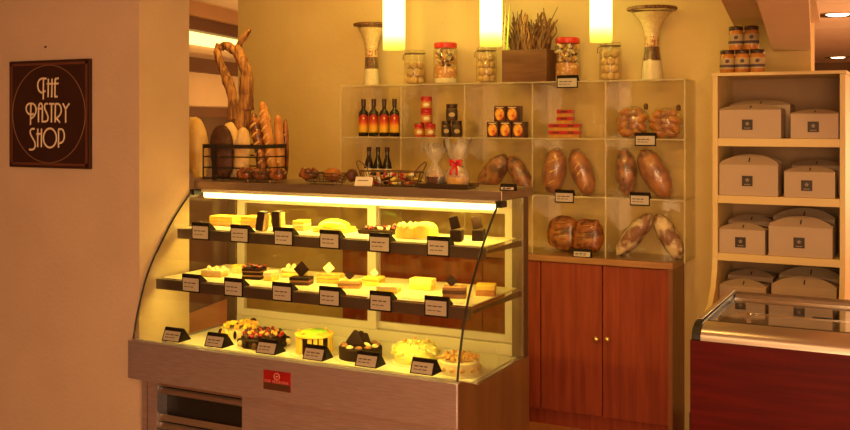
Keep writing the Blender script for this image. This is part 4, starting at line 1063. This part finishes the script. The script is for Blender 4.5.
#@RACKTOP
# ------------------------------------------------------------------ on top of the rack
TZ = RZ[3] + TK + .0004
YT = 4.735
def clipjar(label, px, pw, y0, which):
    x = Xp(px, YT); k = mpp(x, YT); r = pw * k / 2; h = at(px, y0, YT).z - TZ
    t = thing('clip_jar', label, 'jar', (x, YT, TZ), 0, 'glass clip top jars of cookies')
    MB().lathe([(0, .0), (r * .94, .0), (r, .006), (r, h * .80), (r * .88, h * .86), (r * .88, h * .90)], 26).build('glass_body', 'glass_jar', t, smooth=40)
    ld = MB().lathe([(0, h * .905), (r * .95, h * .905), (r * .97, h * .93), (r * .9, h * .98), (r * .5, h), (0, h)], 26).build('lid', 'glass_jar', t, smooth=40)
    MB().tube([(r * .93 * math.cos(a), r * .93 * math.sin(a), h * .893) for a in [2 * PI * i / 28 for i in range(28)]], .0022, 6, closed=True).build('wire_ring', 'wire_brown', t)
    MB().tube([(-r * .95, 0, h * .89), (-r * 1.16, -.004, h * .86), (-r * 1.2, -.004, h * .72), (-r * 1.02, -.002, h * .74)], .0022, 6).build('clip', 'wire_brown', t)
    cr = r * .40
    rb = random.Random(int(px))
    lay = int((h * .88 - cr * .3) / (cr * 1.72))
    for j in range(lay):
        for i in range(5):
            a = 2 * PI * i / 5 + j * .63
            o = MB().ell((0, 0, 0), (cr * .99, cr * .8, cr * .92), (0, 0, a - PI / 2), nu=12, nv=8, amp=.06, seed=i + j).build('cookie', 'cookie', smooth=180, loc=(x + r * .55 * math.cos(a), YT + r * .55 * math.sin(a), TZ + .003 + cr * .95 + j * cr * 1.72))
            tag(o, 'round pale cookie inside the %s clip top jar' % which, 'cookie', 'cookies in the %s clip top jar' % which)
clipjar('clip top glass jar of cookies right of the left flared vase', 415, 22, 50, 'leftmost')
clipjar('clip top glass jar of cookies left of the wooden twig planter', 486.5, 21, 47, 'middle')
clipjar('clip top glass jar of cookies left of the right flared vase', 610.5, 22, 42, 'rightmost')
def lidjar(label, px, pw, y0):
    x = Xp(px, YT); k = mpp(x, YT); r = pw * k / 2; h = at(px, y0, YT).z - TZ
    t = thing('lidded_jar', label, 'jar', (x, YT, TZ), 0, 'red lidded jars on the rack')
    MB().lathe([(0, 0), (r * .94, 0), (r, .006), (r, h * .82), (r * .9, h * .87)], 26).build('glass_body', 'glass_jar', t, smooth=40)
    MB().lathe([(0, h * .872), (r * .95, h * .872), (r * .97, h * .89), (r * .97, h * .985), (r * .92, h), (0, h)], 26).build('lid', 'lid_red', t, smooth=40)
    MB().lathe([(0, .004), (r * .93, .006), (r * .94, h * .14), (0, h * .14)], 24).build('cream_layer', 'sand_white', t, smooth=40)
    MB().lathe([(0, h * .142), (r * .94, h * .142), (r * .94, h * .42), (0, h * .42)], 24).build('nut_layer', 'pasta_mix', t, smooth=40)
    rb = random.Random(int(px))
    for i in range(60):
        a = rb.uniform(0, 2 * PI); rr = r * rb.uniform(.5, .80); z = h * rb.uniform(.46, .82)
        MB().tube([(-.014, 0, 0), (0, .003, 0), (.014, 0, 0)], [.006, .009, .005], 7).build('biscuit', ['cookie', 'pastry', 'crust_red', 'beans_pale'][i % 4], t, smooth=180, loc=(rr * math.cos(a), rr * math.sin(a), z)).rotation_euler = (rb.uniform(-1, 1), rb.uniform(-1, 1), a)
lidjar('red lidded jar of mixed biscuits left of the middle clip top jar', 445.5, 24, 43)
lidjar('red lidded jar of mixed biscuits right of the twig planter', 567.5, 25, 38)
def vase(label, px, y0, wb, ww, wt, Yv):
    x = Xp(px, Yv); k = mpp(x, Yv); h = at(px, y0, Yv).z - TZ; b, w, t_ = wb * k / 2, ww * k / 2, wt * k / 2
    t = thing('flared_vase', label, 'vase', (x, Yv, TZ), 0, 'flared glass vases')
    prof = [(b, 0), (b * .97, h * .08), (b * .90, h * .20), (w * 1.05, h * .40), (w, h * .56), (w * 1.12, h * .68), (w * 1.55, h * .82), (t_ * .80, h * .93), (t_, h * .985), (t_ * 1.0, h)]
    def rad(z):
        for (r0, z0), (r1, z1) in zip(prof, prof[1:]):
            if z0 <= z <= z1: return r0 + (r1 - r0) * (z - z0) / (z1 - z0)
        return t_
    MB().lathe([(0, 0)] + prof, 32).build('glass_body', 'glass_jar', t, smooth=60)
    lev = [(.008, .27, 'sand_white', 'sand_layer'), (.272, .46, 'beans_dark', 'dark_bean_layer'), (.462, .60, 'beans_mix', 'mixed_bean_layer'), (.602, .93, 'beans_pale', 'pale_bean_layer')]
    for a, e, m, nm in lev:
        zs = [h * (a + (e - a) * i / 5) for i in range(6)]
        MB().lathe([(0, zs[0])] + [(rad(z) - .003, z) for z in zs] + [(0, zs[-1])], 32).build(nm, m, t, smooth=50)
    MB().tube([((t_ - .004) * math.cos(a), (t_ - .004) * math.sin(a), h * .985) for a in [2 * PI * i / 40 for i in range(40)]], .0085, 8, closed=True).build('rim_beans', 'beans_dark', t, smooth=180)
vase('flared glass vase of layered beans at the left end of the rack', 371.5, 24, 17, 13, 35, 4.735)
vase('tall flared glass vase of layered beans at the right end of the rack', 652, 8, 22, 15, 48, 4.735)
# twig planter
pp0, pp1 = Xp(502, 4.665), Xp(546.5, 4.665)
tpz = TZ
ph = at(525, 49.5, 4.665).z - TZ
pw2 = (pp1 - pp0) / 2
tp = thing('twig_planter', 'square dark wood planter with dried twigs on top of the rack', 'planter', ((pp0 + pp1) / 2, 4.74, TZ))
MB().box(-pw2, pw2, -.078, .078, 0, ph).build('planter_box', 'planter_wood', tp, bevel=.002)
rb = random.Random(9)
for i in range(64):
    u = rb.uniform(-1, 1); x = u * pw2 * .82; y = rb.uniform(-.055, .055)
    h = rb.uniform(.10, .20) * (1.05 if abs(u) < .9 else .8); lean = u * .045 + rb.uniform(-.05, .05)
    pts = [(x, y, ph - .004)]
    for k in range(1, 6):
        f = k / 5; pts.append((x + lean * f + rb.uniform(-.010, .010), y + rb.uniform(-.008, .008), ph + h * f))
    pts = smoothline(pts, 1); n = len(pts); r0 = rb.uniform(.0035, .0085)
    MB().tube(pts, [r0 * (1 - .6 * j / (n - 1)) for j in range(n)], 6).build('twig', 'twig' if i % 3 else 'driftwood', tp, smooth=180)
for i in range(9):
    x = rb.uniform(-1, 1) * pw2 * .7; y = rb.uniform(-.05, .03); h = rb.uniform(.12, .21); lean = rb.uniform(-.05, .05); q = rb.uniform(0, 6)
    pts = smoothline([(x + lean * f / 5 + .014 * math.sin(q + f * 1.7), y + .010 * math.cos(q + f), ph - .004 + h * f / 5) for f in range(6)], 2); n = len(pts)
    MB().tube(pts, [.0105 * (1 - .45 * j / (n - 1)) * (1 + .2 * math.sin(j * 1.3)) for j in range(n)], 8).build('twig', 'twig' if i % 2 else 'driftwood', tp, smooth=180)
for sx, ox in ((1, .045), (1, .07)):
    pts = [(ox - .03 + .012 * math.sin(j * 1.5) + .018 * j * .5, -.02, ph - .003 + .024 * j) for j in range(8)]
    MB().tube(smoothline(pts, 2), .0045, 6).build('twig', 'twig', tp, smooth=180)
for px, m in ((508, 'leaf'), (505, 'beans_pale')):
    xx = Xp(px, 4.70) - tp.location.x
    MB().prism([(xx - .006, ph - .004), (xx + .006, ph - .004), (xx + .011, ph + .12), (xx + .014, ph + .235), (xx + .003, ph + .12)], 'y', -.062 + (px - 505) * .002, -.060 + (px - 505) * .002).build('leaf_blade', m, tp)

# ------------------------------------------------------------------ pendant lamps
for i, (px, py) in enumerate(((394, 50), (491, 47), (601, 42))):
    p = at(px, py, 4.5); r = mpp(p.x, 4.5) * 11; z0 = 1.874; h = .34
    t = thing('pendant_lamp', 'glowing frosted cylinder pendant lamp, %s of the row of three' % ['left', 'middle', 'right'][i], 'lamp', (p.x, 4.5, z0), 0, 'pendant lamps over the rack')
    MB().lathe([(r * .93, .002), (r * .98, 0), (r, .003), (r, h), (r * .94, h), (r * .94, .004)], 28).build('shade', 'lamp_shade', t, smooth=40)
    MB().lathe([(0, h + .0005), (r * 1.02, h + .0005), (r * 1.02, h + .03), (.01, h + .04), (0, h + .04)], 24).build('cap', 'chrome', t, smooth=40)
    MB().tube([(0, 0, h + .038), (0, 0, CZ - z0 - .001)], .004, 8).build('cord', 'wire_black', t)

#@SHELF
# ------------------------------------------------------------------ bookshelf with cake boxes
BY0, BY1 = 4.45, 4.845
bxl, bxr = at(712.5, 138, BY0).x, at(845.5, 138, BY0).x
bs = thing('shelf_unit', 'cream coloured open shelf unit stacked with cardboard cake boxes', 'shelf unit', (bxl, BY0, 0))
def spart(mb, name, m, parent=bs, **k): mb.bm.transform(Matrix.Translation((-bxl, -BY0, 0))); return mb.build(name, m, parent, **k)
TW = .022
BTOP = 1.716
foot = [(BY0, BTOP - .0145), (BY0, .86), (BY0 - .02, .82), (BY0 - .07, .76), (BY0 - .17, .72), (BY0 - .30, .70), (BY0 - .30, 0.0), (BY1, 0.0), (BY1, BTOP - .0145)]
foot = [(BY0, BTOP - .0145), (BY0, .90), (BY0 - .012, .85), (BY0 - .045, .78), (BY0 - .11, .72), (BY0 - .22, .68), (BY0 - .30, .66), (BY0 - .30, 0.0), (BY1, 0.0), (BY1, BTOP - .0145)]
for xa in (bxl, bxr - TW): spart(MB().prism(foot, 'x', xa, xa + TW), 'side_panel', 'shelf_laminate', bevel=.001)
spart(MB().box(bxl - .004, bxr + .004, BY0 - .004, BY1, BTOP - .014, BTOP), 'top_board', 'shelf_laminate', bevel=.001)
ZB = [(1.394, 1.429), (1.144, 1.178), (.892, .924), (.62, .655)]
for a, b in ZB: spart(MB().box(bxl + TW + .0003, bxr - TW - .0003, BY0 + .001, BY1 - .012, a, b), 'shelf_board', 'shelf_laminate', bevel=.001)
spart(MB().box(bxl + TW + .0003, bxr - TW - .0003, BY1 - .0115, BY1, .05, BTOP - .0145), 'back_board', 'shelf_back')
def gable(label, x0, x1, z, hb, ha, y0, dep, logo, group, lx=.0):
    w = x1 - x0
    t = thing('cake_box', label, 'cake box', ((x0 + x1) / 2, y0, z), 0, group)
    MB().box(-w / 2, w / 2, 0, dep, 0, hb).build('box_body', 'box_card', t, bevel=.0015)
    n = 16
    for s in (0, 1):
        base = [(-w / 2, 0), (w / 2, 0)]
        arc = [(w / 2 * math.cos(PI * i / n) * 1.0, ha * (.12 + .88 * math.sin(PI * i / n) ** 1.6)) for i in range(n + 1)]
        L_ = math.hypot(ha, dep * .5 - .006); 
        tl = math.atan2(dep * .5 - .006, ha)
        mt = Matrix.Translation((0, .0015 if s == 0 else dep - .0015, hb + .0005)) @ Euler((-tl if s == 0 else tl, 0, 0)).to_matrix().to_4x4() @ Matrix.Diagonal((1, 1, L_ / ha, 1))
        f = MB().prism(base + arc[1:-1] if False else [(x, zz) for x, zz in ([(-w / 2, 0), (w / 2, 0)] + arc)], 'y', -.0012, .0012, mt=mt).build('top_flap', 'box_card', t)
        if s == 0:
            MB().box(-.0028, .0028, -.002, .0016, ha * .25, ha * .985, mt=mt).build('handle_slot', 'logo_dark', f)
            MB().prism([(-.010, ha * .995), (.0, ha * .62), (.012, ha * .98)], 'y', -.0024, -.0014, mt=mt).build('locking_tab', 'box_card', f)
    if logo:
        q = .0225; cxl = lx; cz = hb * .48
        l = MB().box(cxl - q, cxl + q, -.0012, -.0002, cz - q, cz + q).build('logo_sticker', 'logo_dark', t)
        star = [((.011 if i % 2 == 0 else .0048) * math.sin(PI * i / 5) + cxl, (.011 if i % 2 == 0 else .0048) * math.cos(PI * i / 5) + cz + .004) for i in range(10)]
        MB().prism(star, 'y', -.0018, -.0013).build('star_emblem', 'logo_pale', l)
        MB().box(cxl - .013, cxl + .013, -.0018, -.0013, cz - .0165, cz - .013).build('logo_text', 'logo_pale', l)
    return t
FY = 4.465
def bxx(px): return at(px, 150, FY).x
def bzz(px, py): return at(px, py, FY).z
rows = [  # x0, x1, y of arch top, y of fold, shelf index, words
  (719, 781, 102, 110, 0, 'large white cake box at the left of the top row', -.010),
  (790.5, 841.5, 107.5, 114, 0, 'smaller white cake box at the right of the top row', -.004),
  (718.5, 778, 153, 165, 1, 'large white cake box with a high gable at the left of the second row', -.004),
  (784, 835, 165, 172.5, 1, 'smaller white cake box at the right of the second row', -.010),
  (717, 765, 222.5, 230, 2, 'small white cake box at the left of the third row', -.006),
  (768.5, 832.5, 216, 227.5, 2, 'wide white cake box at the right of the third row', -.004),
  (718.5, 766, 279.5, 287, 3, 'small white cake box at the left of the bottom row behind the freezer', 0),
  (771.5, 836.5, 277, 288, 3, 'wide white cake box at the right of the bottom row behind the freezer', 0)]
for i, (xa, xb, ya, yf, si, lb, lx) in enumerate(rows):
    z = ZB[si][1] + .0004
    hb = bzz((xa + xb) / 2, yf) - z; ha = max(.02, bzz((xa + xb) / 2, ya + 2) - bzz((xa + xb) / 2, yf))
    x0 = max(bxx(xa), bxl + TW + .004); x1 = min(bxx(xb), bxr - TW - .006)
    gable(lb, x0, x1, z, hb, ha, FY, .15, si < 3, 'white cake boxes on the shelf unit', lx)
    if i in (0, 3, 4, 5, 6, 7):      # a second box stands behind
        sh = {0: .018, 3: .012, 4: .010, 5: -.004, 6: .008, 7: .010}[i]
        x0b = max(bxl + TW + .004, x0 + sh); x1b = min(bxr - TW - .004, x1 + sh)
        if i in (4, 6): x1b = min(x1b, bxx(768) - .002 + .0)
        hb2 = min(hb + .022, (ZB[si - 1][0] if si else BTOP - .014) - z - ha - .012)
        gable('shaded box behind the ' + lb.split(' behind')[0].replace('white cake ', ''), x0b, x1b, z, hb2, ha, FY + .165, .16, False, 'cake boxes in the second rank')
# jam jars on the shelf unit
s_ = mpp(at(742, 60, 4.56).x, 4.56)
jx = lambda px: at(px, 60, 4.56).x
for px, k, lb in ((727.3, 0, 'orange jam jar, bottom left of the pyramid on the shelf unit'), (742.2, 0, 'orange jam jar, bottom centre of the pyramid on the shelf unit'), (757.4, 0, 'orange jam jar, bottom right of the pyramid on the shelf unit'), (736, 1, 'orange jam jar, top left of the pyramid on the shelf unit'), (751.5, 1, 'orange jam jar, top right of the pyramid on the shelf unit')):
    hj = .1045; r = s_ * 7.2
    t = thing('jam_jar', lb, 'jar', (jx(px), 4.56, BTOP + .0004 + k * (hj + .0004)), 0, 'jam jars on the shelf unit')
    MB().lathe([(0, 0), (r * .92, 0), (r, .005), (r, hj * .74), (r * .90, hj * .80), (r * .88, hj * .835), (0, hj * .835)], 24).build('jar_body', 'jam_orange', t, smooth=40)
    MB().lathe([(0, hj * .837), (r * .93, hj * .837), (r * .95, hj * .85), (r * .95, hj * .98), (r * .9, hj), (0, hj)], 24).build('lid', 'lid_dark', t, smooth=40)
    l = MB().lathe([(r + .0006, hj * .20), (r + .0006, hj * .66)], 24).build('label', 'jam_label', t, smooth=180)
    MB().lathe([(r + .0011, hj * .26), (r + .0011, hj * .38)], 24).build('label_band', 'jam_band', l, smooth=180)
    a = facing(jx(px), 4.56)
    MB().ell((0, 0, 0), (r * .30, .0012, hj * .08), (0, R(-25), a + PI / 2), nu=10, nv=6).build('label_mark', 'jam_band', l, loc=((r + .001) * math.cos(a), (r + .001) * math.sin(a), hj * .52))

#@FREEZER
# ------------------------------------------------------------------ chest freezer
FX0, FX1, FY0, FY1, FZ = -.686, .40, 3.206, 3.90, .80
fz = thing('chest_freezer', 'chest freezer clad in dark red wood with a sliding glass lid', 'freezer', (FX0, FY0, 0))
def fpart(mb, name, m, parent=fz, **k): mb.bm.transform(Matrix.Translation((-FX0, -FY0, 0))); return mb.build(name, m, parent, **k)
b = MB(); t_ = .025
b.box(FX0, FX1, FY0, FY0 + t_, .0, FZ); b.box(FX0, FX1, FY1 - t_, FY1, .0, FZ); b.box(FX0, FX0 + t_, FY0 + t_, FY1 - t_, 0, FZ); b.box(FX1 - t_, FX1, FY0 + t_, FY1 - t_, 0, FZ)
fpart(b, 'wood_cladding', 'freezer_wood', bevel=.002)
a0, a1 = FX0 + .028, FX1 - .028
b = MB(); b.box(a0, a1, FY0 + .03, FY0 + .075, .10, FZ - .01); b.box(a0, a1, FY1 - .07, FY1 - .03, .10, FZ - .01); b.box(a0, a0 + .04, FY0 + .075, FY1 - .07, .10, FZ - .01); b.box(a1 - .04, a1, FY0 + .075, FY1 - .07, .10, FZ - .01); b.box(a0 + .04, a1 - .04, FY0 + .075, FY1 - .07, .10, .14)
fpart(b, 'inner_liner', 'freezer_liner')
fpart(MB().prism([(FY0 + .004, FZ + .0005), (FY0 + .006, FZ + .016), (FY0 + .018, FZ + .032), (FY0 + .045, FZ + .044), (FY0 + .085, FZ + .050), (FY0 + .085, FZ + .0005)], 'x', FX0 + .032, FX1 - .032), 'front_trim', 'chrome_soft' if 'chrome_soft' in M else 'steel_plain', smooth=40)
for xa in (FX0 + .004, FX1 - .032):
    fpart(MB().prism([(FY0 + .002, FZ + .0005), (FY0 + .004, FZ + .020), (FY0 + .020, FZ + .038), (FY0 + .05, FZ + .052), (FY1 - .01, FZ + .056), (FY1 - .01, FZ + .0005)], 'x', xa, xa + .0275), 'end_cap', 'black_trim' if xa < -.6 else 'black_trim', bevel=.003)
    fpart(MB().box(xa + .005, xa + .022, FY0 + .07, FY1 - .015, FZ + .0562, FZ + .060), 'end_rail', 'steel_plain', bevel=.001)
fpart(MB().box(FX0 + .032, FX1 - .032, FY1 - .075, FY1 - .010, FZ + .0005, FZ + .055), 'rear_trim', 'steel_dark', bevel=.003)
fpart(MB().box(FX0 + .032, FX1 - .032, FY0 + .0855, FY0 + .105, FZ + .0005, FZ + .050), 'front_gasket', 'black_trim')
mid = (FX0 + FX1) / 2
for xa, xb, z in ((FX0 + .034, mid + .03, FZ + .034), (mid - .03, FX1 - .034, FZ + .042)):
    l = fpart(MB().box(xa, xb, FY0 + .120, FY1 - .09, z, z + .005), 'glass_lid', 'freezer_glass')
    fpart(MB().box(xa, xb, FY0 + .1055, FY0 + .1195, z - .002, z + .010), 'lid_rail', 'chrome', l)
    fpart(MB().box(xa, xb, FY1 - .0895, FY1 - .0765, z - .002, z + .010), 'lid_rail', 'chrome', l)
    ym = (FY0 + FY1) / 2 - .02
    fpart(MB().box(xa + .06, xb, ym, ym + .006, z + .0055, z + .008), 'lid_bar', 'chrome', l)
    fpart(MB().box(xa + .10, xa + .112, ym - .07, ym - .058, z + .0055, z + .022), 'lid_handle', 'chrome', l)
    fpart(MB().box(xa + .30, xa + .36, ym + .012, ym + .024, z + .0055, z + .010), 'lid_lock', 'black_trim', l)
for i in range(4):
    xa = a0 + .05 + i * .235
    t = thing('ice_cream_tub', 'pale ice cream tub in the freezer, %s from the left' % ['first', 'second', 'third', 'fourth'][i], 'tub', (xa + .11, 3.55, .1405), 0, 'ice cream tubs in the freezer')
    MB().prism([(-.10, 0), (.10, 0), (.108, .46), (-.108, .46)], 'y', -.20, .20).build('tub_body', 'tub', t, bevel=.006)
    MB().box(-.110, .110, -.205, .205, .4605, .475).build('tub_lid', 'freezer_liner', t, bevel=.003)
# ------------------------------------------------------------------ downlights of the lobby
for px, py, lb in ((838, 14, 'nearer recessed downlight in the panelled ceiling'), (838, 57, 'farther recessed downlight in the panelled ceiling')):
    q = on(px, py, 2.299)
    t = thing('downlight', lb, 'ceiling light', (q.x, q.y, 2.2995), 0, 'recessed lobby downlights')
    MB().lathe([(.085, -.001), (.13, -.010), (.15, -.012), (.16, -.004), (.16, 0), (.085, 0)], 28).build('trim_ring', 'chrome', t, smooth=40)
    MB().lathe([(0, -.016), (.06, -.014), (.084, -.004), (0, -.003)], 24).build('lens', 'downlight', t, smooth=60)

#@LIGHTS
# ------------------------------------------------------------------ light of the case tubes and added fill for the room
def area(name, loc, rot, sx, sy, power, col):
    l = bpy.data.lights.new(name, 'AREA'); l.shape = 'RECTANGLE'; l.size = sx; l.size_y = sy; l.energy = power; l.color = col
    o = bpy.data.objects.new(name, l); COL.objects.link(o); o.location = loc; o.rotation_euler = rot; return o
def spot(name, loc, target, power, col, ang=100, r=.06, blend=.6):
    l = bpy.data.lights.new(name, 'SPOT'); l.energy = power; l.color = col; l.spot_size = R(ang); l.spot_blend = blend; l.shadow_soft_size = r
    o = bpy.data.objects.new(name, l); COL.objects.link(o); o.location = loc
    o.rotation_euler = (Vector(target) - Vector(loc)).to_track_quat('-Z', 'Y').to_euler(); return o
def point(name, loc, power, col, r=.05):
    l = bpy.data.lights.new(name, 'POINT'); l.energy = power; l.color = col; l.shadow_soft_size = r
    o = bpy.data.objects.new(name, l); COL.objects.link(o); o.location = loc; return o
ROSE = (1.0, .58, .26); AMB = (1.0, .58, .15)
area('ceiling_fill', (-1.1, .5, 2.40), (0, 0, 0), 1.8, 1.2, 24, (1.0, .58, .24))  # unseen overhead area added as fill from the viewer's side
area('front_fill', (.3, -2.9, 1.25), (R(90), 0, R(8)), 3.4, 2.3, 220, (1.0, .64, .31))  # large front fill added behind the camera, not an opening in the wall
spot('aisle_fill', (-2.65, 3.56, 2.38), (-3.15, 4.86, 1.2), 28, (1.0, .54, .10), 110)  # added to brighten the left of the back wall with orange light
spot('rack_fill', (-1.6, 2.5, 2.38), (-2.2, 4.7, 1.2), 36, (1.0, .57, .10), 80)  # unseen spot added to warm and brighten the rack
spot('shelf_fill', (-.9, 3.0, 2.36), (-.6, 4.45, 1.0), 25, AMB, 90)  # unseen spot set to light the box fronts and flaps
area('case_tube', (-2.19, 3.505, 1.158), (0, 0, 0), 1.36, .03, 6, (1.0, .72, .10))
area('upper_shelf_tube', (-2.19, 3.361, S1 - .031), (R(18), 0, 0), 1.36, .015, 4.6, (1.0, .72, .10))
area('lower_shelf_tube', (-2.19, 3.228, S2 - .031), (R(18), 0, 0), 1.36, .015, 4.6, (1.0, .72, .10))
point('lobby_fill', (1.6, 7.5, 1.2), 290, (1.0, .60, .28), .15)  # added low in the lobby to brighten its ceiling; no fixture there
point('soffit_fill', (1.2, 1.6, 1.0), 24, (1.0, .58, .26), .15)  # no lamp stands here; added to light the soffits from below
point('corridor_fill', (-4.2, 6.6, 1.2), 45, (1.0, .56, .16), .1)  # unseen point light that brightens the corridor wall

w = bpy.data.worlds.new('world'); SC.world = w; w.use_nodes = True
w.node_tree.nodes['Background'].inputs[0].default_value = (.25, .13, .06, 1); w.node_tree.nodes['Background'].inputs[1].default_value = .3
SC.view_settings.view_transform = 'Standard'; SC.view_settings.look = 'None'; SC.view_settings.gamma = 1; SC.view_settings.exposure = 0
SC.view_settings.use_curve_mapping = False
SC.cycles.transparent_max_bounces = 64; SC.cycles.max_bounces = 10; SC.cycles.use_denoising = True
SC.cycles.sample_clamp_indirect = 6
